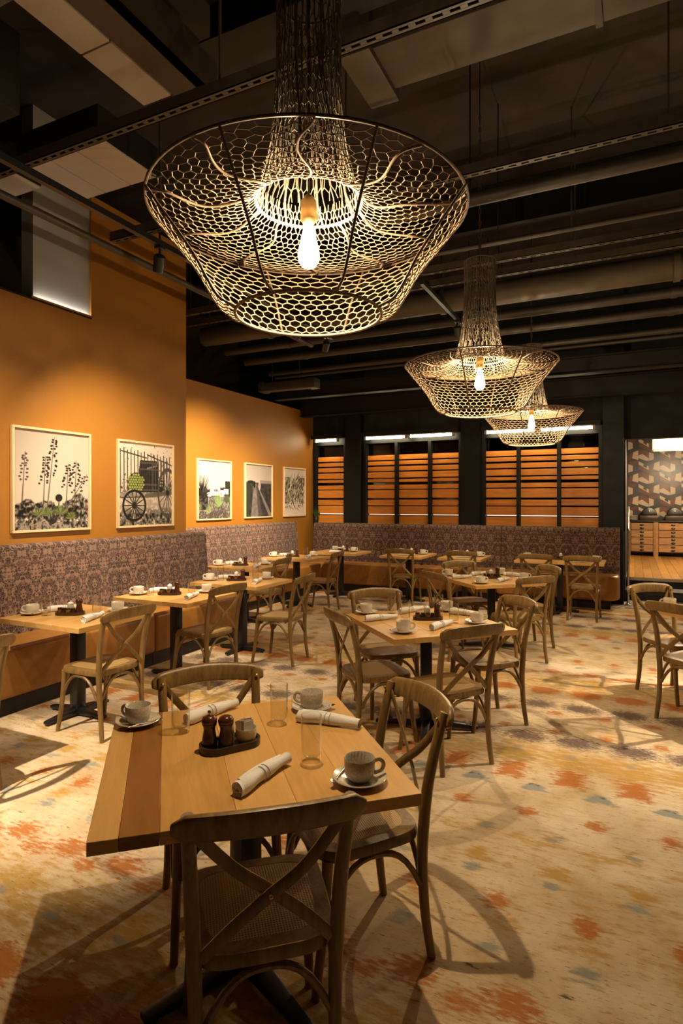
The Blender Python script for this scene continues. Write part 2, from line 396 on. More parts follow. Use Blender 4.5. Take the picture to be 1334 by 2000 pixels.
# ------------------------------------------------------------------ floor: carpet with its woven motifs (repeat .333 m by 4.0 m)
def carpet():
    xs = np.concatenate([np.arange(-7.5, -5.3, .4), np.arange(-5.3, 1.3, .024), np.arange(1.3, 4.6, .3)])
    ys = np.concatenate([np.arange(-3, .4, .3), np.arange(.4, 6.5, .024), np.arange(6.5, 10.6, .04), [10.6]])
    X, Y = np.meshgrid(xs, ys); n = X.size
    def lat(x0, y0, rx, ry, amp=1.0, per=1):
        p = .333 * per
        dx = (X - x0 + p / 2) % p - p / 2; dy = (Y - y0 + 2) % 4.0 - 2
        return amp * np.exp(-(dx / rx) ** 2 - (dy / ry) ** 2)
    def band(y0, ry, amp):
        dy = (Y - y0 + 2) % 4.0 - 2; return amp * np.exp(-(dy / ry) ** 2)
    def v(x0, y0, s, th, up=.06, wid=.10):
        dx = (X - x0 + .1665) % .333 - .1665; dy = (Y - y0 + 2) % 4.0 - 2
        return np.exp(-((dy + up - np.abs(dx) * s) / th) ** 2) * np.exp(-(dx / wid) ** 4)
    o = np.zeros_like(X); g = np.zeros_like(X); p = np.zeros_like(X); b = np.zeros_like(X); a = np.zeros_like(X)
    o += lat(-.32, 3.72, .10, .09) + v(-.32, 3.70, -.7, .05) * .8
    o += lat(-.49, 3.2, .06, .055) + lat(-.49, 2.43, .06, .07) + lat(-.34, 1.95, .10, .08) + lat(-.17, 1.88, .06, .06) * .8
    o += lat(-.49, 4.40, .055, .05) + lat(-.52, 4.79, .055, .05) + lat(-.66, 5.35, .10, .06, .8) + lat(-.02, 1.3, .11, .1, .8) + band(1.33, .10, .25)
    o += lat(-.32, .75, .12, .06, .35)
    g += .12; o *= 1.15
    g += band(3.96, .22, .55) + band(1.55, .24, .62) + lat(-.33, 3.9, .12, .14, .4) + lat(0, 2.99, .07, .06, .7) + lat(-.3, 2.72, .06, .05, .8) + lat(-.47, 2.92, .09, .05, .5)
    g += lat(-.15, 2.3, .08, .06, .6) + lat(-.33, 1.7, .1, .12, .4) + band(2.65, .3, .18) + lat(-.17, .55, .13, .12, .3)
    b += lat(-.16, 3.5, .06, .05) + lat(-.32, 2.99, .045, .04) + lat(-.64, 2.62, .05, .045) + lat(-.13, 2.18, .06, .05) + lat(-.33, 4.0, .05, .04, .8)
    b += v(-.16, 3.56, -.55, .03) * .7 + lat(-.02, 1.6, .05, .05, .9) + lat(-.54, 5.08, .04, .04, .6) + lat(-.17, 4.6, .05, .04, .5)
    a += v(-.17, 3.53, -.45, .012, up=.0, wid=.06) + lat(-.18, 2.06, .05, .018) * .9
    p += lat(-.33, .25, .16, .11, 1.35) + lat(-.35, .96, .15, .11, 1.35) + lat(-.18, .62, .06, .12, .35)
    k = lambda q: np.clip(q, 0, 1.4).ravel()
    z = np.zeros(n)
    ni, nj = len(xs), len(ys)
    idx = np.arange(n).reshape(nj, ni)
    f = np.stack([idx[:-1, :-1], idx[:-1, 1:], idx[1:, 1:], idx[1:, :-1]], -1).reshape(-1, 4)
    me = bpy.data.meshes.new('floor')
    me.vertices.add(n); me.vertices.foreach_set('co', np.stack([X.ravel(), Y.ravel(), z], -1).ravel())
    me.loops.add(f.size); me.loops.foreach_set('vertex_index', f.ravel())
    me.polygons.add(len(f)); me.polygons.foreach_set('loop_start', np.arange(0, f.size, 4)); me.polygons.foreach_set('loop_total', np.full(len(f), 4))
    me.update(calc_edges=True)
    for nm, ch in (('mask_warm', (o, g, p)), ('mask_cool', (b, a, z.reshape(X.shape)))):
        at = me.color_attributes.new(nm, 'FLOAT_COLOR', 'POINT')
        at.data.foreach_set('color', np.stack([k(q) for q in ch] + [np.ones(n)], -1).ravel())
    me.materials.append(M['carpet'])
    return tag(place('floor', me), kind='structure')
floor = carpet()
struct('floor_passage', MB().box(-.05, 4.5, 10.6, 10.92, -.05, .0), 'lattice', smooth=False)
struct('floor_patch', MB().box(-.10, 1.6, 9.95, 10.6, .0005, .004), 'lattice', smooth=False)

# ------------------------------------------------------------------ walls
wl = struct('wall_left', MB().box(-5.05, -4.86, -3, 4.29, 0, 3.42).box(-5.05, -4.86, 4.29, 5.70, 0, 4.66).box(-5.7, -5.05, 5.5, 5.70, 0, 3.35), 'paint', smooth=False)
struct('trim_1', MB().box(-5.07, -4.845, -3, 4.285, 3.42, 3.432), 'frame_black', smooth=False)
struct('added_lip', MB().box(-4.858, -4.846, 3.62, 4.286, 3.4325, 3.452), 'paint', smooth=False)  # added lip, hides the added ledge strip from below
struct('wall_alcove', MB().box(-5.85, -5.7, 5.5, 10.45, 0, 3.35), 'paint', smooth=False)
struct('wall_outer', MB().box(-7.6, -7.5, -3, 10.6, 0, 5.3), 'brown_wall', smooth=False)
struct('wall_front', MB().box(-7.6, 4.6, -3.1, -3, 0, 5.3), 'brown_wall', smooth=False)
struct('wall_right', MB().box(4.5, 4.6, -3, 10.6, 0, 5.3), 'brown_wall', smooth=False)
struct('wall_panel', MB().box(-5.04, -4.885, 3.66, 4.288, 3.433, 5.2), 'dark_panel', smooth=False)
struct('ceiling', MB().box(-7.6, 4.6, -3.1, 10.7, 5.2, 5.3), 'ceil', smooth=False)
wb = MB().box(-7.5, -.12, 10.45, 10.7, 2.88, 5.2).box(-7.5, -.12, 10.45, 10.7, 0, 1.12).box(-7.5, -5.7, 10.45, 10.7, 1.12, 2.88)
struct('wall_back', wb, 'dark_wall', smooth=False)
struct('wall_back_header', MB().box(-.12, 4.5, 10.6, 10.8, 2.6, 5.2).box(3.2, 4.5, 10.6, 10.8, 0, 2.6), 'dark_wall', smooth=False)
struct('wall_passage', MB().box(-.3, -.1, 10.7, 16.8, 0, 3.2), 'dark_wall', smooth=False)
struct('wall_night', MB().box(-7.5, -.3, 11.2, 11.3, 0, 4), 'night', smooth=False)
for i, (x0, x1) in enumerate(((-4.93, -4.60), (-2.69, -2.36), (-.42, -.12))):
    c = MB().box(x0, x1, 10.30, 10.318, 0, 4.2).box(x0, x1, 10.43, 10.448, 0, 4.2).box((x0 + x1) / 2 - .012, (x0 + x1) / 2 + .012, 10.318, 10.43, 0, 4.2)
    tag(c.build('steel_column', 'frame_black', smooth=False), ['black steel column at the left of the window wall', 'black steel column between the two wide slatted windows', 'black steel column beside the passage opening'][i], 'column', 'steel columns of the window wall')

# windows: frame, mullions, slats, panes
SL = [(2.465,2.377),(2.35,2.282),(2.251,2.171),(2.144,2.041),(2.018,1.964),(1.915,1.838),(1.819,1.67),(1.639,1.536),(1.517,1.372),(1.345,1.15)]
slat_cache = {}
def window(i, x0, x1, mull):
    w_ = sroot('window_%d' % i, ((x0 + x1) / 2, 10.45, 1.12)); cx = (x0 + x1) / 2
    zt = 2.70 - 1.12
    MB().box(x0 - cx, x1 - cx, -.03, .12, zt, zt + .18).box(x0 - cx, x1 - cx, -.02, .12, 0, .03).build('window_frame', 'frame_black', w_, smooth=False)
    edges = [x0] + mull + [x1]
    for q in edges:
        h = .028
        a, b = (q, q + 2 * h) if q == x0 else ((q - 2 * h, q) if q == x1 else (q - h, q + h))
        MB().box(a - cx, b - cx, -.05, .10, .03, zt).build('mullion', 'frame_black', w_, smooth=False)
    for a, b in zip(edges[:-1], edges[1:]):
        a += .058 if a == x0 else .03; b -= .058 if b == x1 else .03
        MB().box(a - cx, b - cx, .13, .136, .03, zt).build('pane', 'pane', w_, smooth=False)
        for s, (t, bt) in enumerate(SL):
            t = 1.6 + (t - 1.6) * 1.0146; bt = 1.6 + (bt - 1.6) * 1.0146
            key = (round(b - a, 3), s)
            if key not in slat_cache:
                hw = (b - a) / 2 - .002; hh = (t - bt) / 2
                slat_cache[key] = MB().box(-hw, hw, -.011, .011, -hh, hh).mesh('slat', 'slat', bevel=.003, seg=1)
            place('slat', slat_cache[key], w_, ((a + b) / 2 - cx, .035 + rng.uniform(-.006, .006), (t + bt) / 2 - 1.12 + rng.uniform(-.004, .004)), (0, 0, 0))
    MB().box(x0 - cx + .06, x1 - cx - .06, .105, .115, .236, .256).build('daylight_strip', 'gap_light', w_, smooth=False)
    return w_
window(1, -5.66, -4.95, [])
window(2, -4.59, -2.70, [-3.93, -3.29])
window(3, -2.35, -.43, [-1.735, -1.087])

def fluorescent(x0, x1, label, n):
    t = thing('fluorescent_light', label, 'light', ((x0 + x1) / 2, 10.27, 2.88), 0, 'strip lights above the windows')
    hw = (x1 - x0) / 2
    MB().box(-hw, hw, -.05, .17, -.055, 0).box(-hw, hw, -.055, -.045, -.07, .0).build('housing', 'beam', t, smooth=False)
    for k in range(n):
        a = -hw + .05 + k * (2 * hw - .1) / n; b = a + (2 * hw - .1) / n - .03
        MB().tube([(a + .04, 0, -.10), (b - .04, 0, -.10)], .022, 10).build('tube', 'tube', t)
        for q in (a, b - .04): MB().box(q, q + .04, -.025, .025, -.13, -.055).build('lamp_holder', 'panel_white', t, smooth=False)
fluorescent(-5.62, -4.97, 'short fluorescent strip light above the narrow corner window', 1)
fluorescent(-4.56, -2.72, 'fluorescent strip light above the middle slatted window', 2)
fluorescent(-2.32, -.45, 'fluorescent strip light above the right slatted window behind lamps', 2)

# ------------------------------------------------------------------ passage and buffet room beyond
struct('step_lower', MB().box(-.1, 3.2, 10.92, 11.54, 0, .15), 'kick', smooth=False)
fu = struct('floor_upper', MB().box(-.1, 4.5, 11.50, 16.8, .0, .285), 'kick', smooth=False)
for i in range(19):
    x = -.098 + i * .14; y = 11.5
    while y < 16.75:
        ln = min(rng.choice((.9, 1.2, 1.5, 1.8)), 16.78 - y)
        key = ('pl', round(ln, 2))
        if key not in slat_cache: slat_cache[key] = MB().box(0, .1375, 0, ln - .003, 0, .015).mesh('plank', 'floorwood', bevel=.0015, seg=1)
        place('plank', slat_cache[key], fu, (x, y, .2852)); y += ln
struct('trim_2', MB().box(-.1, 3.2, 11.47, 11.50, .25, .30), 'chrome', smooth=False)
struct('ceiling_passage', MB().box(-.3, 4.5, 10.8, 16.8, 3.2, 3.3), 'beam', smooth=False)
wt = struct('wall_tile', MB().box(-.1, 4.5, 16.6, 16.8, 0, 3.2), 't_dark', smooth=False)
struct('wall_passage_right', MB().box(4.4, 4.5, 10.8, 16.6, 0, 3.2), 'dark_wall', smooth=False)
def tile_mesh(kind):
    w_, h = .228, .278; m = MB(); m.box(0, w_, 0, .012, 0, h, 2)
    def poly(pts, mi): m.add([(x * w_, -.0008, z * h) for x, z in pts], [tuple(range(len(pts)))], mi)
    if kind == 0:
        poly([(0, .0), (.45, .12), (.45, .62), (0, .75)], 0); poly([(0, .75), (.45, .62), (1, .95), (1, 1), (0, 1)], 1); poly([(.45, .12), (1, .0), (1, .35), (.45, .5)], 2)
    elif kind == 1:
        poly([(0, 1), (0, .72), (1, .18), (1, .5)], 0); poly([(0, .72), (0, .3), (.7, -.0), (1, .0), (1, .18)], 1); poly([(.45, .55), (.8, .38), (.8, .7), (.55, .82)], 2)
    elif kind == 2:
        poly([(1, .1), (.4, .25), (.5, .8), (1, .95)], 0); poly([(0, 0), (.4, .25), (.5, .8), (0, .55)], 1); poly([(0, .55), (.5, .8), (.3, 1), (0, 1)], 2)
    else:
        poly([(0, .5), (.35, .62), (1, .22), (1, 0), (.75, 0), (0, .25)], 0); poly([(0, 1), (0, .5), (.35, .62), (1, .22), (1, .75), (.4, 1)], 1)
    return m.mesh('tile', ['t_cream', 't_brown', 't_dark'], smooth=False)
tiles = [tile_mesh(k) for k in range(4)]
for i in range(9):
    for j in range(7):
        place('tile', tiles[(i % 2) + 2 * ((j + i // 2) % 2)], wt, (-.095 + i * .232, 16.588, 1.20 + j * .282))
def cabinet(x0, x1, label):
    t = thing('sideboard', label, 'cabinet', ((x0 + x1) / 2, 16.25, .30), 0, 'drawer units of the buffet sideboard'); hw = (x1 - x0) / 2
    m = MB().box(-hw, hw, -.22, .30, .10, .80)
    for q in (-1, 1): m.box(q * hw - (.05 if q > 0 else 0), q * hw + (0 if q > 0 else .05), -.26, .30, 0, .82)
    m.build('carcass', 'cabinet', t, smooth=False)
    for k in range(4):
        d = MB().box(-hw + .06, hw - .06, -.255, -.22, .115 + k * .172, .275 + k * .172).build('drawer', 'cabinet', t, bevel=.006, seg=1)
        for zz in (.155, .235):
            h = MB(); h.lathe([(0, 0), (.045, .0), (.045, .012), (.03, .03), (0, .034)], 12, sy=.5); h.build('cup_pull', 'black', d, (0, -.256, zz + k * .172), (R(90), 0, 0))
for a, b, l in ((-.09, .50, 'wooden drawer sideboard at the left end behind the passage'), (.50, 1.22, 'second wooden drawer sideboard beyond the steps'), (1.22, 1.94, 'wooden drawer sideboard farthest right beyond the passage')): cabinet(a, b, l)
tag(MB().box(-.095, 1.96, 15.97, 16.55, 1.121, 1.155).build('buffet_worktop', 'kick', bevel=.004), 'dark worktop running along the wooden drawer sideboards', 'worktop')
for k, (x, l) in enumerate(((.36, 'black domed food warmer left on the buffet'), (.90, 'black domed food warmer in the middle of the buffet'), (1.45, 'black domed food warmer right on the buffet'))):
    t = thing('food_warmer', l, 'food warmer', (x, 16.22, 1.155), 0, 'domed food warmers on the buffet')
    MB().box(-.20, .20, -.14, .14, 0, .12).build('base', 'tray', t, bevel=.01)
    m = MB(); prof = [(math.cos(a) * .17, math.sin(a) * .19) for a in [PI * i / 12 for i in range(13)]]
    m.add([(x_, -.13, z_) for x_, z_ in prof] + [(x_, .13, z_) for x_, z_ in prof], [tuple(range(13))[::-1], tuple(range(13, 26))] + [(i, i + 1, i + 14, i + 13) for i in range(12)] + [(12, 0, 13, 25)])
    d = m.build('dome_lid', 'black', t, (0, 0, .125), bevel=.015, angle=60)
    MB().lathe([(0, 0), (.016, 0), (.016, .03), (0, .034)], 10).build('knob', 'chrome', d, (0, -.132, .09), (R(90), 0, 0))
t = thing('plate_stack', 'stack of pale plates at the left end of the buffet', 'plates', (.02, 16.15, 1.155))
for k in range(6): MB().lathe([(.05, 0), (.10, .014), (.11, .016), (.11, .019), (.05, .006), (0, .006)], 20).build('plate', 'ceramic', t, (0, 0, k * .02))
def box_pendant(x, y, label):
    t = thing('box_pendant', label, 'lamp', (x, y, 2.58), 0); hw = .62; hd = .16; h = .25
    for i in range(3):
        a = -hw + i * 2 * hw / 3 + .008; b = a + 2 * hw / 3 - .016
        for yy in (-hd, hd): MB().box(a, b, yy - .004, yy + .004, .012, h - .012).build('shade_panel', 'shade_panel', t, smooth=False)
    for xx in (-hw, hw): MB().box(xx - .004, xx + .004, -hd + .01, hd - .01, .012, h - .012).build('shade_panel', 'shade_panel', t, smooth=False)
    m = MB()
    for zz in (0, h - .012):
        for yy in (-hd, hd): m.box(-hw - .01, hw + .01, yy - .007, yy + .007, zz, zz + .012)
        for xx in (-hw, hw): m.box(xx - .007, xx + .007, -hd, hd, zz, zz + .012)
    for i in range(4):
        for yy in (-hd, hd): q = -hw + i * 2 * hw / 3; m.box(q - .006, q + .006, yy - .007, yy + .007, .012, h - .012)
    m.build('frame', 'brass', t, smooth=False)
    for xx in (-.30, .0, .3): MB().tube([(xx, 0, h), (xx, 0, .62)], .012, 8).build('rod', 'brass', t)
    MB().box(-.35, .35, -.006, .006, h - .03, h - .012).box(-.35, -.33, -hd, hd, h - .012, h).box(.33, .35, -hd, hd, h - .012, h).build('hanger', 'brass', t, smooth=False)
    pl = bpy.data.lights.new('lamp', 'POINT'); pl.energy = 340; pl.color = (1, .78, .5); pl.shadow_soft_size = .12
    lo = bpy.data.objects.new('lamp', pl); C.objects.link(lo); lo.parent = t; lo.location = (0, 0, .02)
box_pendant(.98, 13.0, 'glowing rectangular pendant lamp over the buffet passage')
box_pendant(2.9, 13.0, 'second rectangular pendant lamp, added out of view to brighten the buffet room')  # unseen extra pendant, added to light the buffet room
t = thing('handrail', 'thin steel handrail post at the end of the back bench', 'handrail', (-.06, 10.32, 0))
MB().tube([(0, 0, .0), (0, 0, 1.15)], .02, 10).build('post', 'chrome', t)
MB().lathe([(.05, 0), (.05, .008), (.025, .014), (.02, .03), (0, .03)], 14).build('base_plate', 'chrome', t)
MB().tube(bez((0, 0, 1.13), (0, .02, 1.19), (0, .25, 1.2)) + [(0, .6, 1.33), (0, 1.3, 1.5)], .018, 10).build('rail', 'chrome', t)

# ------------------------------------------------------------------ ceiling services
def strut(y, z, x0, x1, label, w_=.06):
    m = MB().box(x0, x1, y - w_ / 2, y - w_ / 2 + .006, z, z + .07).box(x0, x1, y + w_ / 2 - .006, y + w_ / 2, z, z + .07)
    m.box(x0, x1, y - w_ / 2, y - w_ / 2 + .02, z, z + .005).box(x0, x1, y + w_ / 2 - .02, y + w_ / 2, z, z + .005)
    x = x0
    while x < x1: m.box(x, x + .035, y - .012, y + .012, z, z + .005); x += .085
    for q in np.arange(x0 + .5, x1, 2.2): m.box(q - .006, q + .006, y - .006, y + .006, z + .07 - .02, 5.2)
    tag(m.build('strut_channel', 'strut', smooth=False), label, 'metal channel', 'slotted channels under the ceiling')
for y, z, x0, l in ((2.75, 3.9, -4.8, 'slotted channel crossing behind the neck of the large lamp'), (4.2, 3.9, -2.5, 'slotted channel over the middle table, upper right'), (5.83, 3.9, -5.4, 'slotted channel behind the neck of the second lamp'), (6.2, 3.9, -5.4, 'slotted channel just beyond the second lamp'), (3.52, 3.68, -3.75, 'short slotted channel crossing the light track')):
    strut(y, z, x0, 4.4 if y != 3.52 else -2.95, l)
def pipe(y, z, r, x0, label, mt='pipe', x1=4.4):
    t = thing('ceiling_pipe', label, 'pipe', (x0, y, z), 0, 'pipes under the ceiling')
    MB().tube([(0, 0, 0), (x1 - x0, 0, 0)], r, 14).build('pipe_run', mt, t)
    x = 1.1
    while x < x1 - x0:
        MB().tube([(x - .03, 0, 0), (x + .03, 0, 0)], r * 1.14, 14).build('coupling', mt, t)
        MB().box(x + .3, x + .31, -.005, .005, r, 5.2 - z).build('hanger_rod', 'beam', t, smooth=False); x += 2.4
pipe(4.46, 3.86, .05, -2.5, 'brown pipe next to the channel over the middle table')
pipe(5.50, 3.95, .022, -2.5, 'thin conduit between the slotted channels')
pipe(6.85, 3.95, .13, -5.5, 'broad round duct high over the far table', 'duct')
pipe(7.35, 3.85, .055, -5.5, 'brown pipe in front of the third lamp')
pipe(7.85, 3.8, .055, -5.5, 'brown pipe directly beyond the third lamp')
pipe(8.55, 3.75, .04, -5.5, 'thin brown pipe second nearest the window wall')
pipe(8.75, 3.72, .025, -5.5, 'thinnest brown pipe nearest the window wall')
def beam(y, x0, x1, z0, z1, label, wd=.16, mt='beam'):
    m = MB().box(x0, x1, y - wd / 2, y + wd / 2, z0, z0 + .014).box(x0, x1, y - wd / 2, y + wd / 2, z1 - .014, z1).box(x0, x1, y - .006, y + .006, z0 + .014, z1 - .014)
    tag(m.build('steel_beam', mt, smooth=False), label, 'beam', 'steel beams under the ceiling')
beam(9.0, -5.65, 4.4, 3.38, 3.62, 'dark steel beam with lit lower flange near the windows')
beam(9.9, -5.65, 4.4, 3.2, 3.5, 'dark steel beam closest to the window wall')
beam(3.3, -2.6, 4.4, 4.65, 5.0, 'dark steel beam beside the large tan duct', .25)
beam(6.5, -5.5, 4.4, 4.5, 4.95, 'dark steel beam above the far table', .25)
tag(MB().box(-5.38, -4.45, 8.08, 8.24, 3.37, 3.5).box(-5.40, -5.30, 8.06, 8.26, 3.36, 3.51).box(-4.53, -4.38, 8.06, 8.26, 3.36, 3.51).box(-5.2, -5.19, 8.155, 8.165, 3.5, 5.2).box(-4.7, -4.69, 8.155, 8.165, 3.5, 5.2).build('duct_box', 'pipe', bevel=.004), 'short green grey metal box above the alcove wall', 'duct')
m = MB().box(-2.84, -2.78, -2.5, 3.6, 4.6, 4.9).box(-3.05, -2.78, -2.5, 3.6, 4.6, 4.62)
tag(m.build('ceiling_beam', 'strut', smooth=False), 'angled steel beam beside the long white ceiling panel', 'beam')
t = thing('tan_duct', 'large tan rectangular air duct at the upper right', 'duct', (0, 3.745, 4.5))
MB().box(-1.5, 4.4, -.21, .21, 0, .45).build('duct_run', 'duct', t, bevel=.01)
MB().box(-1.72, -1.5, -.26, .30, -.03, .48).build('duct_collar', 'duct', t, bevel=.01)
for q in (-.2, 1.2, 2.6): MB().box(q, q + .04, -.225, .225, -.012, .46).build('flange', 'duct', t, smooth=False)
def panel_box(name, x0, x1, y0, y1, z, nx, ny, label, cat):
    t = thing(name, label, cat, ((x0 + x1) / 2, (y0 + y1) / 2, z)); dx = x1 - x0; dy = y1 - y0
    MB().box(-dx / 2, dx / 2, -dy / 2, dy / 2, .02, .25).build('housing', 'beam', t, smooth=False)
    for i in range(nx):
        for j in range(ny):
            MB().box(-dx / 2 + i * dx / nx + .006, -dx / 2 + (i + 1) * dx / nx - .006, -dy / 2 + j * dy / ny + .006, -dy / 2 + (j + 1) * dy / ny - .006, 0, .02).build('panel', 'panel_white', t, bevel=.003, seg=1)
    return t
panel_box('ceiling_panel', -3.36, -3.08, -1.2, 3.46, 4.62, 1, 8, 'long narrow off-white ceiling panel running to the upper left', 'ceiling panel')
panel_box('ceiling_panel', -4.44, -3.56, 3.2, 3.82, 4.3, 3, 1, 'square off-white ceiling panel group above the light track', 'ceiling panel')
panel_box('ceiling_panel', -4.85, -4.5, 2.5, 3.45, 4.25, 1, 2, 'off-white ceiling panel at the left edge above the wall', 'ceiling panel')
tag(MB().box(-4.5, -3.7, 1.9, 2.68, 4.2, 4.75).box(-4.52, -3.68, 2.3, 2.36, 4.18, 4.77).build('duct_box', 'beam', bevel=.008), 'dark square air duct at the upper left under the ceiling', 'duct')
tag(MB().box(-4.8, -3.5, 1.9, 2.70, 5.0, 5.19).build('insulation', 'foil', bevel=.04, seg=3), 'speckled grey ceiling insulation at the upper left', 'insulation')
def ylong(name, x, z, y0, y1, hw, h, mt, label, cat, rods=True):
    m = MB().box(x - hw, x + hw, y0, y1, z, z + h)
    if rods:
        for q in np.arange(y0 + .7, y1, 1.8): m.box(x - .006, x + .006, q - .006, q + .006, z + h, 5.2)
    tag(m.build(name, mt, smooth=False), label, cat)
ylong('light_track', -3.33, 3.6, -2.5, 6.6, .02, .045, 'black', 'long black light track hanging along the mustard wall', 'light track')
tag(MB().tube([(-3.62, -2.5, 3.56), (-3.62, 6.6, 3.56)], .028, 10).build('ceiling_conduit', 'pipe'), 'thin round conduit beside the black light track', 'conduit')
ylong('light_track', -1.9, 3.78, 5.75, 9.6, .02, .045, 'black', 'short black light track near the second lamp', 'light track')

ylong('light_track', 2.2, 3.78, 4.1, 8.0, .02, .045, 'black', 'black light track on the right beyond the picture edge', 'light track')
def track_head(loc, target, power, size, label, blend=1.0):
    t = thing('track_spotlight', label, 'spotlight', loc, 0, 'spotlights on the ceiling tracks')
    MB().box(-.03, .03, -.03, .03, -.02, .0).tube([(0, 0, -.02), (0, 0, -.07)], .01, 8).build('adapter', 'black', t, smooth=False)
    d = (Vector(target) - Vector(loc)).normalized(); q = Vector((0, 0, -1)).rotation_difference(d)
    h = MB().lathe([(0, 0), (.03, 0), (.043, -.012), (.043, -.13), (.038, -.135), (.034, -.125), (0, -.125)], 18).build('head', 'black', t, (0, 0, -.065)); h.rotation_mode = 'QUATERNION'; h.rotation_quaternion = q
    MB().lathe([(0, -.128), (.033, -.128), (.033, -.13), (0, -.131)], 16).build('lens', 'lens', h)
    if power:
        p = Vector(loc) + Vector((0, 0, -.065)) + d * .14
        spot('beam', p, target, power, size, blend, parent=t)
TR = -3.33
track_head((TR, 3.60, 3.6), (-4.83, 4.75, 1.2), 330, 80, 'black track spotlight glowing above the two near pictures')
track_head((TR, 2.20, 3.6), (-4.83, 3.3, 1.1), 190, 76, 'black track spotlight above the first bench table')
track_head((TR, 5.82, 3.6), (-5.65, 7.15, 1.55), 980, 62, 'black track spotlight aimed into the alcove')
track_head((TR, 6.45, 3.6), (-5.65, 9.2, 1.2), 420, 56, 'black track spotlight at the far end of the track')
track_head((TR, .8, 3.6), (-2.95, 2.6, .0), 620, 44, 'black track spotlight nearest the camera')
track_head((TR, 4.4, 3.6), (-3.5, 4.3, .7), 170, 60, 'black track spotlight above the second bench table')
track_head((-1.9, 7.1, 3.78), (-2.2, 8.8, .7), 110, 60, 'black track spotlight between the second and third lamp')
track_head((2.2, 6.15, 3.78), (.1, 5.2, .2), 900, 58, 'black track spotlight over the right-edge table')
track_head((-1.9, 9.2, 3.78), (-3.2, 9.3, .7), 70, 60, 'black track spotlight near the window wall')

# ------------------------------------------------------------------ banquettes
def banquette(length, loc, rz, label, depth=.69, back=.17, h=1.235, round_end=False):
    t = thing('banquette', label, 'bench', loc, rz, 'upholstered wall benches'); hl = length / 2 - .003
    prof = [(.002, .10), (back + .05, .10), (back + .05, .46), (back, h - .05)]
    prof += [(back - .05 + .05 * math.cos(a), h - .05 + .05 * math.sin(a)) for a in [PI / 2 * i / 4 for i in range(1, 5)]]
    prof += [(.04, h), (.002, h - .03)]
    n = len(prof)
    m = MB().add([(-hl, y, z) for y, z in prof] + [(hl, y, z) for y, z in prof], [tuple(range(n))[::-1], tuple(range(n, 2 * n))] + [(i, (i + 1) % n, (i + 1) % n + n, i + n) for i in range(n)])
    bk = m.build('backrest', 'fabric', t, bevel=.012, angle=50)
    for q in (-1, 1): MB().tube([(q * (hl - .007), y + .003, z + .001) for y, z in prof[2:8]], .006, 6).build('welt', 'fabric', bk)
    y0 = back + .052
    if round_end:
        r = .2; out = [(hl, y0), (hl, depth)]
        out += [(-hl + r - r * math.sin(a), depth - r + r * math.cos(a)) for a in [PI / 2 * i / 8 for i in range(9)]] + [(-hl, y0)]
        out = out[::-1]
        MB().prism(out, .13, .50).build('seat_cushion', 'leather', t, bevel=.045, seg=4, angle=60)
        MB().box(-hl + .12, hl, .01, depth - .10, 0, .13).build('plinth', 'kick', t, smooth=False)
    else:
        MB().box(-hl, hl, y0, depth, .13, .50).build('seat_cushion', 'leather', t, bevel=.035, seg=4, angle=60)
        MB().box(-hl, hl, .01, depth - .05, 0, .13).build('plinth', 'kick', t, smooth=False)
XW, XA, YB = -4.858, -5.698, 10.29
for a, b, l in ((.75, 2.6, 'patterned wall bench at the left edge below the first picture'), (2.6, 4.46, 'patterned wall bench with caramel seat behind the first bench table'), (4.46, 5.86, 'patterned wall bench ending where the mustard wall steps back')):
    banquette(b - a, (XW, (a + b) / 2, 0), -PI / 2, l)
for a, b, l in ((5.88, 8.0, 'patterned bench in the alcove under the house picture'), (8.0, 9.5, 'patterned bench in the alcove nearest the corner')):
    banquette(b - a, (XA, (a + b) / 2, 0), -PI / 2, l)
for a, b, l, e in ((-5.52, -4.75, 'short patterned corner bench at the back left', 0), (-4.75, -3.32, 'patterned back bench below the narrow and middle window', 0), (-3.32, -1.96, 'patterned back bench below the middle of the window wall', 0), (-1.96, -.17, 'patterned back bench with rounded caramel end by the passage', 1)):
    banquette(b - a, ((a + b) / 2, YB, 0), PI, l, .64, .15, 1.2, bool(e))

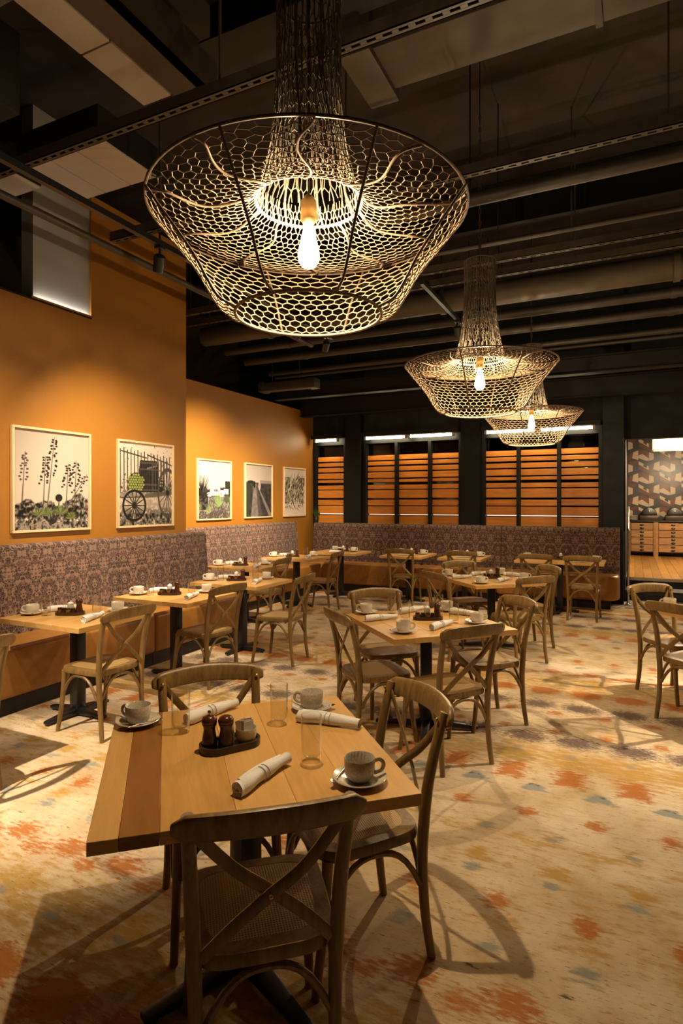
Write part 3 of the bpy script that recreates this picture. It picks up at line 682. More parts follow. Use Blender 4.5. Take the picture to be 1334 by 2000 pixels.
# ------------------------------------------------------------------ framed photographs (prints painted cell by cell into a colour attribute)
PW, PH = 150, 168
yy, xx = np.mgrid[0:PH, 0:PW]; U = xx / (PW - 1); V = yy / (PH - 1)        # V = 0 top
def fnoise(s, seed, oct=4):
    r = np.random.default_rng(seed); out = np.zeros((PH, PW)); amp = 1; tot = 0
    for k in range(oct):
        g = r.random((int(s * 2 ** k) + 2, int(s * 2 ** k) + 2)); gy = V * (g.shape[0] - 1.001); gx = U * (g.shape[1] - 1.001)
        i = gy.astype(int); j = gx.astype(int); fy = gy - i; fx = gx - j
        out += amp * (g[i, j] * (1 - fy) * (1 - fx) + g[i + 1, j] * fy * (1 - fx) + g[i, j + 1] * (1 - fy) * fx + g[i + 1, j + 1] * fy * fx); tot += amp; amp *= .6
    return out / tot
class Art:
    def __init__(s, top, bot):
        s.a = np.array(top)[None, None] * (1 - V[..., None]) + np.array(bot)[None, None] * V[..., None]
    def put(s, mask, col):
        m = np.clip(mask, 0, 1)[..., None]; c = np.array(col) if np.ndim(col) == 1 else col
        s.a = s.a * (1 - m) + c * m
    def line(s, x0, y0, x1, y1, w, col, w1=None):
        dx, dy = x1 - x0, y1 - y0; t = np.clip(((U - x0) * dx + (V - y0) * dy) / (dx * dx + dy * dy + 1e-9), 0, 1)
        d = np.hypot(U - x0 - t * dx, (V - y0 - t * dy) * 1.12); ww = w + ((w if w1 is None else w1) - w) * t
        s.put((ww - d) / .006 + .5, col)
    def ell(s, x, y, rx, ry, col, soft=.12): s.put((1 - np.hypot((U - x) / rx, (V - y) / ry)) / soft + .3, col)
    def ring(s, x, y, rx, ry, w, col): s.put((w - np.abs(np.hypot((U - x) / rx, (V - y) / ry) - 1)) / .04 + .3, col)
def g(v): return (v, v * .93, v * .86)
def art1():
    A = Art(g(.66), g(.74)); nz = fnoise(38, 1, 3); n2 = fnoise(5, 2)
    A.put((V - (.74 - .22 * (n2 - .4) - .05 * np.sin(U * 9))) / .02, np.clip(.24 + 1.7 * (nz - .5), .03, .6)[..., None] * np.array([1, .92, .85]))
    A.put((V - (.86 + .1 * (n2 - .5))) / .04, np.clip(.42 + 1.8 * (nz - .5), .08, .8)[..., None] * np.array([1, .92, .85]))
    def stalk(x0, y0, x1, y1, n, sp, k):
        A.line(x0, y0, x1, y1, .008, g(.3), .003)
        for i in range(n):
            t = .48 + .52 * i / n; s = sp * (1.25 - t) * 2
            for q in (-1, 1):
                X_ = x0 + (x1 - x0) * t + q * s * rng.uniform(.4, 1); Y_ = y0 + (y1 - y0) * t + rng.uniform(-.012, .012)
                A.ell(X_, Y_, .017, .010, g(k))
    stalk(.42, .80, .52, .05, 15, .055, .10); stalk(.37, .78, .40, .25, 11, .045, .13); stalk(.10, .74, .14, .22, 9, .04, .28)
    stalk(.68, .78, .71, .32, 11, .045, .12); stalk(.80, .76, .83, .28, 11, .06, .12); stalk(.68, .80, .99, .42, 7, .05, .2)
    A.ell(.58, .68, .05, .04, g(.08)); A.line(.58, .68, .58, .80, .008, g(.15))
    for cx, cy, n, l in ((.40, .86, 26, .12), (.60, .85, 28, .13), (.75, .90, 22, .10), (.30, .86, 18, .1)):
        for i in range(n):
            a = PI * (.05 + .9 * i / (n - 1)); gr = rng.uniform(.25, .55)
            A.line(cx, cy, cx + math.cos(a) * l * .9, cy - math.sin(a) * l * .75, .008, (gr * .82, gr * .92, gr * .5), .002)
    for i in range(30):
        a = rng.uniform(.1, PI - .1); A.line(.50, .95, .5 + math.cos(a) * .09, .95 - math.sin(a) * .12, .004, g(.12), .001)
    A.put((nz - .57) * 4 * (V > .93), g(.12)); return A
def art2():
    A = Art(g(.83), g(.72)); nz = fnoise(34, 3, 3)
    A.put((V - .66) / .02 * (nz > .42), g(.62)); A.put((V > .44) * (V < .62) * (nz - .45) * 5, g(.25)); A.put((V - .78) / .03 * (nz - .3) * 3, g(.42)); A.put((V > .86) * (nz - .52) * 9, g(.12))
    A.line(0, .10, .5, .17, .009, g(.25)); A.line(.52, .13, 1, .24, .009, g(.22))
    for i in range(16):
        x = .03 + i * .062; A.line(x, .06 + .08 * x + (0 if i % 2 else .02), x + .005, .58, .008, g(.20 if i % 3 else .32))
    A.put((np.abs(U - .55) < .165 + .03 * np.sin((V - .2) / .4 * PI)) * (V > .20) * (V < .60), (.14 + .12 * (nz - .4) + .05 * np.sin(U * 150))[..., None] * np.array([1, .95, .9]))
    for vv in (.23, .31, .50, .57): A.put((np.abs(U - .55) < .175) * (np.abs(V - vv) < .010), g(.30))
    A.line(.52, .30, .70, .26, .012, g(.45))
    for i in range(6): A.line(.62 + i * .058, .2, .62 + i * .058, .58, .008, g(.30))
    A.ell(.31, .48, .15, .125, (.10, .12, .05)); A.ell(.78, .5, .07, .10, g(.15))
    for r_ in range(8):
        for c_ in range(7):
            x = .31 + (c_ - 3 + .5 * (r_ % 2)) * .045; y = .385 + r_ * .030
            if ((x - .31) / .145) ** 2 + ((y - .485) / .12) ** 2 < 1: A.ell(x, y, .020, .015, (.55, .58, .30)); 
    for c_ in range(10): A.ell(.74 + (c_ % 3) * .035, .43 + (c_ // 3) * .04, .013, .014, g(.6))
    A.put((V > .595) * (V < .66) * (U < .8), (.52 + .5 * (nz - .5))[..., None] * np.array([1, .95, .88])); A.line(0, .665, .55, .655, .006, g(.15)); A.line(.5, .64, 1, .60, .03, g(.35))
    for cx, cy, rx, ry, k in ((.28, .76, .20, .18, .08), (.92, .60, .19, .30, .28)):
        A.ring(cx, cy, rx, ry, .09, g(k))
        for i in range(14):
            a = 2 * PI * i / 14; A.line(cx, cy, cx + rx * math.cos(a) * .95, cy + ry * math.sin(a) * .95, .009, g(k * 1.1), .006)
        A.ell(cx, cy, .035, .035, g(.12))
    return A
def art3():
    A = Art(g(.80), g(.86)); nz = fnoise(36, 5, 3)
    A.put((V - (.46 + .1 * (fnoise(8, 6) - .5))) / .02, g(.22)); A.put((U > .84) * (V > .34) * (V < .6), g(.16)); A.put((V - .60) / .03, (.40 + .6 * (nz - .5))[..., None] * np.array([1, .95, .9]))
    for x0, x1, y0, y1 in ((.36, .68, .455, .60), (.66, .80, .50, .62), (.80, .95, .48, .58), (.26, .4, .54, .62)): A.put((U > x0) * (U < x1) * (V > y0) * (V < y1) * 1.0, g(.88))
    for x in (.50, .55, .60): A.put((np.abs(U - x) < .015) * (V > .49) * (V < .53), g(.15))
    for x in (.71, .86): A.put((np.abs(U - x) < .012) * (V > .54) * (V < .59), g(.15))
    for i in range(46):
        a = PI * (.02 + .96 * rng.random()); l = rng.uniform(.25, .40); A.line(.12, .60, .12 + math.cos(a) * l * .85, .60 - math.sin(a) * l, .012, g(rng.uniform(.05, .28)), .002)
    A.put((V - .84) / .05 * (nz > .4), g(.26)); A.put((U < .3) * (V > .55) * (V < .85) * (nz - .36) * 6, g(.10))
    for cx, cy, n, l, k in ((.62, .80, 30, .25, .62), (.33, .90, 20, .16, .55), (.9, .72, 20, .16, .35), (.05, .84, 14, .14, .5)):
        for i in range(n):
            a = PI * (.05 + .9 * i / (n - 1)); q = k * rng.uniform(.65, 1.1); A.line(cx, cy, cx + math.cos(a) * l * .7, cy - math.sin(a) * l, .012, (q * .85, q, q * .62), .002)
    A.put((V > .85) * (nz - .55) * 8, g(.55)); return A
def art4():
    A = Art(g(.62), g(.74)); nz = fnoise(18, 8, 5)
    A.put((V - .33) / .02, g(.22) + 0 * U[..., None]); A.put((V > .29) * (V < .36) * (U > .55) * 1.0, g(.50)); A.put((V - .345) / .02 * (U > .5), (.17 + .25 * (nz - .4))[..., None] * np.array([1, .95, .95]))
    A.put((V - .32) / .03 * (U < .30 - .18 * (V - .3)), (.18 + .3 * (nz - .4))[..., None] * np.array([.8, .95, .7]))
    c = .33 + .02 * (V - .3); A.put((V > .36) * (np.abs(U - (.36 + .12 * (V - .36))) < .05 + .27 * (V - .36)) * 1.0, (.42 + .3 * (nz - .5))[..., None] * np.array([1, .93, .9]))
    A.put((V > .40) * (np.abs(U - (.41 + .28 * (V - .40))) < .015 + .12 * (V - .40)) * .8, g(.24))
    A.put((V > .40) * (np.abs(U - (.46 + .85 * (V - .40))) < .012 + .10 * (V - .40)) * 1.0, g(.44)); A.put((V > .45) * (U < .22 - .2 * (V - .45)) * 1.0, g(.20))
    A.ell(.34, .38, .035, .07, g(.05)); A.ell(.53, .40, .045, .09, g(.66)); A.ell(.2, .33, .12, .03, g(.12)); return A
def art5():
    A = Art(g(.74), g(.80)); nz = fnoise(14, 9, 4)
    A.put((fnoise(6, 10) - .45) * 5 * (V > .18) * (V < .75), g(.30))
    for i in range(190):
        x = rng.uniform(.0, .92); y = rng.uniform(.22, .72); a = rng.uniform(-2.6, -.4) if rng.random() < .6 else rng.uniform(.6, 2.4); l = rng.uniform(.10, .24); k = rng.choice((.08, .14, .3, .52, .62, .7))
        A.line(x, y, x + math.cos(a) * l, y + math.sin(a) * l * .9, .016, (k, k * .98, k * .78), .003)
    for i in range(26):
        x = rng.uniform(0, .8); y = rng.uniform(.70, .86); a = rng.uniform(-.3, 1.2); A.line(x, y, x + math.cos(a) * .14, y + math.sin(a) * .10, .010, g(rng.choice((.25, .4, .85))), .003)
    return A
def srgb2lin(c): c = np.clip(c, 0, 1); return np.where(c <= .04045, c / 12.92, ((c + .055) / 1.055) ** 2.4)
def picture(art, x, y0, y1, z0, z1, label, gloss=True):
    W_, H_ = y1 - y0, z1 - z0; t = thing('framed_photograph', label, 'picture', (x, (y0 + y1) / 2, z0), -PI / 2, 'framed photographs on the mustard wall')   # local x -> -Y
    b, dp = .022, .035; hw = W_ / 2
    for nm, q in (('frame_side', (-hw, -hw + b, b, H_ - b)), ('frame_side', (hw - b, hw, b, H_ - b)), ('frame_rail', (-hw, hw, 0, b)), ('frame_rail', (-hw, hw, H_ - b, H_))):
        MB().box(q[0], q[1], .0, dp, q[2], q[3]).build(nm, 'frame_wood', t, bevel=.002, seg=1)
    MB().box(-hw + b, hw - b, .001, .008, b, H_ - b).build('backing', 'panel_white', t, smooth=False)
    w_, h = W_ - 2 * b, H_ - 2 * b
    gx = np.linspace(hw - b, -hw + b, PW + 1); gz = np.linspace(H_ - b, b, PH + 1)      # picture left is the near (low Y) side
    Xg, Zg = np.meshgrid(gx, gz); n = Xg.size; idx = np.arange(n).reshape(PH + 1, PW + 1)
    f = np.stack([idx[:-1, :-1], idx[:-1, 1:], idx[1:, 1:], idx[1:, :-1]], -1).reshape(-1, 4)
    me = bpy.data.meshes.new('print'); me.vertices.add(n); me.vertices.foreach_set('co', np.stack([Xg.ravel(), np.full(n, .012), Zg.ravel()], -1).ravel())
    me.loops.add(f.size); me.loops.foreach_set('vertex_index', f.ravel()); me.polygons.add(len(f))
    me.polygons.foreach_set('loop_start', np.arange(0, f.size, 4)); me.polygons.foreach_set('loop_total', np.full(len(f), 4)); me.update(calc_edges=True)
    at = me.color_attributes.new('print_color', 'FLOAT_COLOR', 'CORNER')
    col = np.repeat(srgb2lin(art.a.reshape(-1, 3)), 4, axis=0); at.data.foreach_set('color', np.concatenate([col, np.ones((len(col), 1))], 1).ravel())
    me.materials.append(M['print']); place('print', me, t)
x1_, x2_ = -4.859, -5.699
picture(art1(), x1_, 3.42, 4.26, 1.325, 2.27, 'framed photograph of tall flowering agave stalks over scrub')
picture(art2(), x1_, 4.605, 5.455, 1.322, 2.26, 'framed photograph of a wooden cart with barrel and agave heart')
picture(art3(), x2_, 6.90, 7.725, 1.325, 2.235, 'framed photograph of a white house behind spiky agaves')
picture(art4(), x2_, 8.09, 8.92, 1.328, 2.24, 'framed photograph of a straight dirt road between fields')
picture(art5(), x2_, 9.30, 10.10, 1.327, 2.236, 'framed photograph of tangled long leaves nearest the corner')

# ------------------------------------------------------------------ chairs
def make_chair():
    t = thing('dining_chair', 'x', 'chair')
    def outl(k, n=9):
        out = []
        for i in range(4 * n):
            a = 2 * PI * i / (4 * n); c, s = math.cos(a), math.sin(a); e = .42
            x = abs(c) ** e * (1 if c > 0 else -1); y = abs(s) ** e * (1 if s > 0 else -1)
            out.append((x * (.202 + .014 * y - k), y * (.200 - k)))
        return out
    m = MB(); o1 = outl(0); o2 = outl(.045); n = len(o1)
    vs = [(x, y, .425) for x, y in o1] + [(x * 1.01, y * 1.01, .442) for x, y in o1] + [(x, y, .460) for x, y in outl(.004)] + [(x, y, .462) for x, y in o2] + [(x, y, .425) for x, y in o2]
    fs = []
    for k in range(4):
        for i in range(n): fs.append((k * n + i, k * n + (i + 1) % n, (k + 1) * n + (i + 1) % n, (k + 1) * n + i))
    for i in range(n): fs.append((4 * n + i, 4 * n + (i + 1) % n, (i + 1) % n, i))
    m.add(vs, fs).build('seat_frame', 'chair', t)
    m = MB(); o3 = outl(.043); vs = []; rings = (1, .8, .5, .2)
    for k in rings: vs += [(x * k, y * k, .461 + .007 * (1 - k * k)) for x, y in o3]
    fs = [(k * n + i, k * n + (i + 1) % n, (k + 1) * n + (i + 1) % n, (k + 1) * n + i) for k in range(3) for i in range(n)] + [tuple(3 * n + i for i in range(n))]
    vs += [(x, y, .43) for x, y in o3]; fs.append(tuple(4 * n + i for i in range(n))[::-1])
    m.add(vs, fs).build('cane_panel', 'cane', t)
    for s in (-1, 1):
        p = spline([(s * .185, -.222, 0), (s * .178, -.200, .16), (s * .180, -.188, .34), (s * .184, -.190, .46), (s * .190, -.206, .62), (s * .197, -.244, .78), (s * .200, -.268, .858)], 5)
        k = len(p); MB().tube(p, [.0155 + .0045 * min(1, i / (k * .45)) - .003 * max(0, (i / k - .6)) / .4 for i in range(k)], 10).build('back_post', 'chair', t)
        p = spline([(s * .196, .218, 0), (s * .186, .190, .18), (s * .178, .172, .36), (s * .178, .168, .43)], 5); k = len(p)
        MB().tube(p, [.0145 + .0055 * i / k for i in range(k)], 10).build('front_leg', 'chair', t)
        MB().lathe([(0, .008), (.004, .0065), (.007, .003), (.0075, 0), (0, 0)], 10).build('stud', 'brass', t, (s * .198, -.237, .838), (R(-75), 0, 0))
    # crest rail
    pts, m = [], MB(); K = 16; vs = []
    for i in range(K + 1):
        q = -1 + 2 * i / K; x = q * .236; y = -.268 - .052 * (1 - q * q) ; z = .834 + .016 * (1 - q * q)
        hh = .036 * (1 - .55 * max(0, (abs(q) - .86) / .14) ** 2) * (1.08 - .08 * abs(q)); tt = .0145 * (1 - .35 * max(0, (abs(q) - .88) / .12) ** 2)
        ty = math.atan2(.104 * q, .236); nx, ny = -math.sin(ty), math.cos(ty)
        for j in range(12):
            a = 2 * PI * j / 12; ca, sa = math.cos(a), math.sin(a); ee = .6
            oy = tt * abs(ca) ** ee * (1 if ca > 0 else -1); oz = hh * abs(sa) ** ee * (1 if sa > 0 else -1)
            vs.append((x + nx * oy, y + ny * oy + oz * -.25, z + oz))
    fs = [(i * 12 + j, i * 12 + (j + 1) % 12, (i + 1) * 12 + (j + 1) % 12, (i + 1) * 12 + j) for i in range(K) for j in range(12)] + [tuple(range(12))[::-1], tuple(K * 12 + j for j in range(12))]
    m.add(vs, fs).build('crest_rail', 'chair', t, angle=60)
    for s in (-1, 1):
        p = spline([(s * .192, -.262, .822), (s * .09, -.246 - .012 * s, .70), (0, -.232 - .010 * s, .625), (-s * .09, -.214 - .006 * s, .545), (-s * .168, -.196, .462)], 5)
        MB().tube(p, .0165, 8, up=(0, -1, .25), sx=.36, sy=1.0).build('cross_brace', 'chair', t)
    MB().lathe([(0, .006), (.005, .004), (.006, 0), (0, 0)], 8).build('stud', 'brass', t, (0, -.25, .625), (R(90), 0, 0))
    def arch(a, b):
        a = Vector(a); b = Vector(b); mid = (a + b) / 2; P = [a]
        for i in range(1, 12):
            q = i / 12; P.append(Vector((a.x + (b.x - a.x) * q, a.y + (b.y - a.y) * q, a.z + (.412 - a.z) * (1 - abs(2 * q - 1) ** 2.6))))
        P.append(b); MB().tube(P, .0105, 8).build('brace', 'chair', t)
    arch((-.172, .185, .27), (.172, .185, .27)); arch((-.165, -.192, .27), (.165, -.192, .27))
    arch((-.188, -.175, .27), (-.190, .165, .27)); arch((.188, -.175, .27), (.190, .165, .27))
    return t
CH = Proto(make_chair())
CHAIRS = [  # x, y, facing in degrees, label
    (-.966, 1.442, 131, 'dark shaded cross-back chair in front, back turned to the camera'),
    (-.92, 1.985, 229, 'warmly lit cross-back chair at the right side of the front table'),
    (-1.45, 1.90, 317, 'cross-back chair on the far side of the front table'),
    (-1.585, 3.785, 47, 'cross-back chair at the left corner of the middle table'),
    (-1.72, 4.35, 312, 'cross-back chair behind the middle table'),
    (-1.06, 3.675, 143, 'cross-back chair in front of the middle table, back towards us'),
    (-.97, 4.42, 224, 'cross-back chair on the right of the middle table'),
    (-1.65, 6.15, 50, 'dark cross-back chair left of the far square table'),
    (-1.70, 6.96, 314, 'brightly lit cross-back chair behind the far square table'),
    (-1.05, 6.23, 139, 'dark cross-back chair in front of the far square table'),
    (-1.06, 6.90, 220, 'cross-back chair on the right of the far square table'),
    (.32, 5.66, 312, 'cross-back chair at the right edge, the farther of two'),
    (.44, 5.07, 53, 'cross-back chair cut off by the right edge, the nearer one'),
    (-3.38, 3.08, 177, 'cross-back chair at the first wall-bench table'),
    (-3.44, 4.30, 174, 'cross-back chair at the second wall-bench table'),
    (-3.20, 5.18, 186, 'cross-back chair at the third wall-bench table'),
    (-4.31, 6.57, 185, 'cross-back chair at the dim fourth wall-bench table'),
    (-4.13, 7.80, 185, 'cross-back chair at the fifth wall-bench table'),
    (-3.38, 1.98, 180, 'cross-back chair cut off by the left edge'),
    (-3.21, 8.90, 92, 'cross-back chair at the left back-bench table'),
    (-2.25, 8.90, 90, 'cross-back chair at the small back-bench table below the column'),
    (-1.20, 8.87, 90, 'cross-back chair at the long back-bench table, left of two'),
    (-.60, 8.83, 88, 'cross-back chair at the long back-bench table, right of two'),
]
for x, y, a, l in CHAIRS: CH.put((x, y, 0), R(a - 90), l, 'cross-back dining chairs')

# ------------------------------------------------------------------ tables
plank_cache = {}
def table(x, y, sx, sy, rz, label, widths=None, mats=None, base=0):
    t = thing('dining_table', label, 'table', (x, y, 0), rz, 'wood-topped dining tables')
    widths = widths or [.16, .19, .15, .18, .17, .15]; mats = mats or ['table', 'table_pale', 'table', 'table_pale', 'table', 'table_pale']
    tot = sum(widths); p = -sx / 2
    for k, (w_, mt) in enumerate(zip(widths, mats)):
        w_ = w_ / tot * sx; key = (round(w_, 4), round(sy, 3), mt)
        if key not in plank_cache: plank_cache[key] = MB().box(-w_ / 2 + .0002, w_ / 2 - .0002, -sy / 2, sy / 2, -.036, 0).mesh('plank', mt, bevel=.0012, seg=1)
        place('plank', plank_cache[key], t, (p + w_ / 2, 0, .75)); p += w_
    MB().box(-.14, .14, -.14, .14, .702, .7135).build('mounting_plate', 'black', t, smooth=False)
    MB().box(-.04, .04, -.04, .04, .03, .702).build('column', 'black', t, rot=-rz + R(base), bevel=.004)
    for k in range(4):
        m = MB(); L0, L1 = .03, min(sx, sy) * .40
        m.add([(L0, -.032, .012), (L0, .032, .012), (L0, .032, .062), (L0, -.032, .062), (L1, -.022, .012), (L1, .022, .012), (L1, .022, .034), (L1, -.022, .034)], [(0, 1, 2, 3), (7, 6, 5, 4), (3, 2, 6, 7), (1, 0, 4, 5), (2, 1, 5, 6), (0, 3, 7, 4)])
        ft = m.build('foot', 'black', t, rot=PI / 2 * k - rz + R(base), bevel=.006)
        MB().lathe([(.018, 0), (.018, .012), (0, .012)], 12).build('glide', 'black', ft, (L1 - .03, 0, 0))
    return t
A42 = R(42.2)
table(-1.196, 1.709, .908, .918, A42, 'large square maple table in front with a dark plank', [.075, .10, .20, .17, .16, .2], ['table_pale', 'table_dark', 'table', 'table_pale', 'table', 'table_pale'], -24)
table(-1.32, 4.10, .90, .90, R(45), 'square maple table in the middle, set for four', base=15)
table(-1.40, 6.66, .88, .88, R(43), 'far square maple table below the third lamp', base=18)
table(.77, 5.40, .90, .90, R(45), 'square maple table cut off by the right edge')
WT = dict(l1=(-3.755, 2.0, 'wall-bench table cut off by the left edge'), l2=(-3.755, 3.19, 'first wall-bench table from the left'), l3=(-3.755, 4.27, 'second wall-bench table from the left'), l4=(-3.79, 5.35, 'third wall-bench table from the left'), l5=(-4.645, 6.62, 'dim fourth wall-bench table in the alcove'), l6=(-4.665, 8.02, 'fifth wall-bench table at the far end of the alcove'))
for k, (x, y, l) in WT.items(): table(x, y, .84, .70, 0, l)
table(-4.48, 9.20, .84, .68, 0, 'corner table in front of the back bench')
table(-3.25, 9.18, .68, .84, 0, 'left back-bench table below the middle window')
table(-2.33, 9.18, .66, .78, 0, 'small back-bench table below the column between windows')
table(-.95, 9.26, 1.20, .66, 0, 'long back-bench table near the passage')

# ------------------------------------------------------------------ tableware
TZ = .7512
def mk_cup(mt):
    t = thing('coffee_cup', 'x', 'cup')
    prof = [(.024, 0), (.030, .001), (.033, .004), (.042, .014), (.046, .03), (.0475, .066), (.0465, .068), (.0445, .066), (.043, .03), (.038, .013), (.02, .007), (0, .006)]
    MB().lathe(prof, 26).build('cup_body', mt, t, angle=60)
    MB().tube(spline([(.044, 0, .054), (.062, 0, .058), (.074, 0, .044), (.068, 0, .026), (.044, 0, .018)], 5), .005, 8, sx=1.3, sy=.8).build('handle', mt, t)
    return Proto(t)
def mk_saucer(mt):
    o = MB().lathe([(.034, 0), (.038, .001), (.060, .006), (.080, .017), (.083, .019), (.081, .021), (.058, .011), (.036, .007), (.032, .0045), (0, .0045)], 30).build('saucer', mt, angle=60)
    return Proto(tag(o, 'x', 'saucer'))
def mk_spoon():
    m = MB(); m.tube([(-.06, 0, .0), (-.02, 0, .003), (.02, 0, .002), (.045, 0, 0)], [.0035, .0025, .002, .0025], 8, sy=1.3)
    o = m; o.lathe([(0, -.002), (.008, -.001), (.011, .0015), (.0105, .0022), (.006, .0005), (0, 0)], 14, c=(.058, 0, .0), sx=1.5)
    return Proto(tag(o.build('teaspoon', 'chrome'), 'x', 'spoon'))
def mk_glass():
    t = MB().lathe([(.030, 0), (.0325, .003), (.0345, .150), (.0342, .1525), (.0335, .1525), (.0322, .150), (.0300, .026), (.024, .019), (0, .017)], 26).build('tumbler', 'glass', angle=50)
    return Proto(tag(t, 'x', 'glass'))
def mk_napkin():
    t = thing('rolled_napkin', 'x', 'napkin'); r = random.Random(3)
    vs, fs = [], []; K, n = 22, 16
    for i in range(K + 1):
        q = i / K; x = -.125 + .25 * q; rr = .021 + .0035 * math.sin(q * 5.2 + .4) + .002 * math.sin(q * 13)
        for j in range(n):
            a = 2 * PI * j / n; w_ = rr * (1 + .05 * math.sin(a * 2 + q * 9) + .03 * math.sin(a * 5 + q * 4))
            vs.append((x + .003 * math.sin(a + 1), w_ * math.cos(a) + .004 * math.sin(q * 3.1), max(.0003, .0195 + w_ * .93 * math.sin(a))))
    for i in range(K):
        for j in range(n): fs.append((i * n + j, i * n + (j + 1) % n, (i + 1) * n + (j + 1) % n, (i + 1) * n + j))
    m = MB().add(vs, fs)
    for e, q in ((0, -1), (K, 1)):         # hollow rolled ends
        b = len(m.v); ring = [m.v[e * n + j] for j in range(n)]
        m.v += [(x - q * .012, y * .72, .0195 + (z - .0195) * .72) for x, y, z in ring]
        f = [(e * n + j, b + j, b + (j + 1) % n, e * n + (j + 1) % n) for j in range(n)] + [tuple(b + j for j in range(n))]
        m.f += f if q > 0 else [g_[::-1] for g_ in f]; m.m += [0] * len(f)
    m.build('cloth', 'linen', t, angle=70)
    for e in (-1, 1):
        sp = [(e * .118, .004 + (.003 + .0016 * k) * math.cos(k * .75), .0195 + (.003 + .0016 * k) * math.sin(k * .75)) for k in range(9)]
        MB().tube(sp, .0022, 6).build('rolled_fold', 'linen', t)
    for x0 in (-.012, .006):
        MB().tube([(x0, (.0236) * math.cos(a) + .003, max(.002, .0195 + .0222 * math.sin(a))) for a in [2 * PI * k / 16 for k in range(16)]], .0016, 6, closed=True).build('woven_stripe', 'linen_stripe', t)
    MB().tube(spline([(-.11, .006, .041), (-.04, .014, .040), (.04, .019, .034), (.115, .020, .026)], 5), .0035, 6, sy=2.2).build('fold_edge', 'linen', t)
    return Proto(t)
def mk_tray():
    out = rrect(.215, .115, .055, 8); inn = rrect(.195, .095, .045, 8); n = len(out); m = MB()
    m.add([(x, y, 0) for x, y in out] + [(x, y, .022) for x, y in out] + [(x, y, .022) for x, y in inn] + [(x, y, .010) for x, y in inn],
          [tuple(range(n))[::-1]] + [(k * n + i, k * n + (i + 1) % n, (k + 1) * n + (i + 1) % n, (k + 1) * n + i) for k in range(3) for i in range(n)] + [tuple(3 * n + i for i in range(n))])
    return Proto(tag(m.build('condiment_tray', 'tray', angle=50), 'x', 'tray'))
def mk_mill(knob):
    t = thing('pepper_mill' if knob else 'salt_mill', 'x', 'mill')
    MB().lathe([(.026, 0), (.027, .004), (.026, .018), (.023, .040), (.0195, .060), (.021, .070), (.025, .078), (.025, .080), (0, .080)], 22).build('body', 'mill', t, angle=60)
    MB().lathe([(.024, 0), (.0265, .003), (.0265, .013), (.022, .022), (.012, .027), (0, .028)], 22).build('cap', 'mill', t, (0, 0, .0803), angle=60)
    MB().lathe([(.003, 0), (.003, .006), (.006, .008), (.0065, .012), (.004, .016), (0, .017)] if knob else [(.006, 0), (.006, .002), (0, .003)], 12).build('finial', 'brass', t, (0, 0, .108))
    return Proto(t)
def mk_sugar():
    t = thing('sachet_bowl', 'x', 'bowl')
    MB().lathe([(.022, 0), (.030, .005), (.036, .02), (.037, .048), (.036, .050), (.034, .048), (.032, .02), (.02, .008), (0, .008)], 24).build('bowl', 'stoneware', t, angle=60)
    for k in range(7): MB().box(-.018, .018, -.001, .001, 0, .058).build('sachet', 'sachet' if k % 3 else 'sachet_w', t, (rng.uniform(-.012, .012), -.018 + k * .006, .016), (R(rng.uniform(-10, 10)), R(rng.uniform(-14, 14)), R(rng.uniform(-15, 15))), smooth=False)
    return Proto(t)
def mk_jar(mt, lid):
    t = thing('jam_jar', 'x', 'jar')
    MB().lathe([(.0165, 0), (.018, .002), (.018, .026), (.015, .031), (0, .031)], 16).build('jar_body', mt, t, angle=50)
    MB().lathe([(.0165, 0), (.0165, .008), (.0155, .0095), (0, .0095)], 16).build('lid', lid, t, (0, 0, .0312), angle=50)
    return Proto(t)
def mk_pot():
    t = thing('white_pot', 'x', 'pot')
    MB().lathe([(.020, 0), (.023, .003), (.024, .055), (.022, .062), (0, .062)], 18).build('pot_body', 'ceramic', t, angle=50)
    MB().lathe([(.022, 0), (.023, .003), (.018, .014), (.006, .018), (.006, .024), (0, .026)], 18).build('lid', 'white_lid', t, (0, 0, .0625), angle=50)
    return Proto(t)
CUP, CUPG, SAU, SAUG, SPN, GLS, NAP, TRY = mk_cup('ceramic'), mk_cup('stoneware'), mk_saucer('ceramic'), mk_saucer('stoneware'), mk_spoon(), mk_glass(), mk_napkin(), mk_tray()
MILL, SALT, SUG, JAM, JAR2, POT = mk_mill(True), mk_mill(False), mk_sugar(), mk_jar('amber', 'lid'), mk_jar('jam_dark', 'lid'), mk_pot()
def cup(x, y, a, where, grey=False, spoon=True):
    k = 'grey speckled' if grey else 'white'
    (SAUG if grey else SAU).put((x, y, TZ), 0, '%s saucer %s' % (k, where), 'saucers on the tables')
    (CUPG if grey else CUP).put((x, y, TZ + .0056), R(a), '%s coffee cup on saucer %s' % (k, where), 'coffee cups on the tables')
    if spoon:
        q = R(a + 150); o = SPN.put((x + .0595 * math.cos(q), y + .0595 * math.sin(q), TZ + .0175), q + PI / 2, 'steel teaspoon on saucer %s' % where, 'teaspoons on the saucers')
def glass(x, y, where): GLS.put((x, y, TZ), 0, 'clear straight tumbler %s' % where, 'water glasses on the tables')
def napkin(x, y, a, where): NAP.put((x, y, TZ), R(a), 'white rolled cloth napkin %s' % where, 'rolled napkins on the tables')
def loc2(x, y, a, u, v): return (x + u * math.cos(a) - v * math.sin(a), y + u * math.sin(a) + v * math.cos(a))
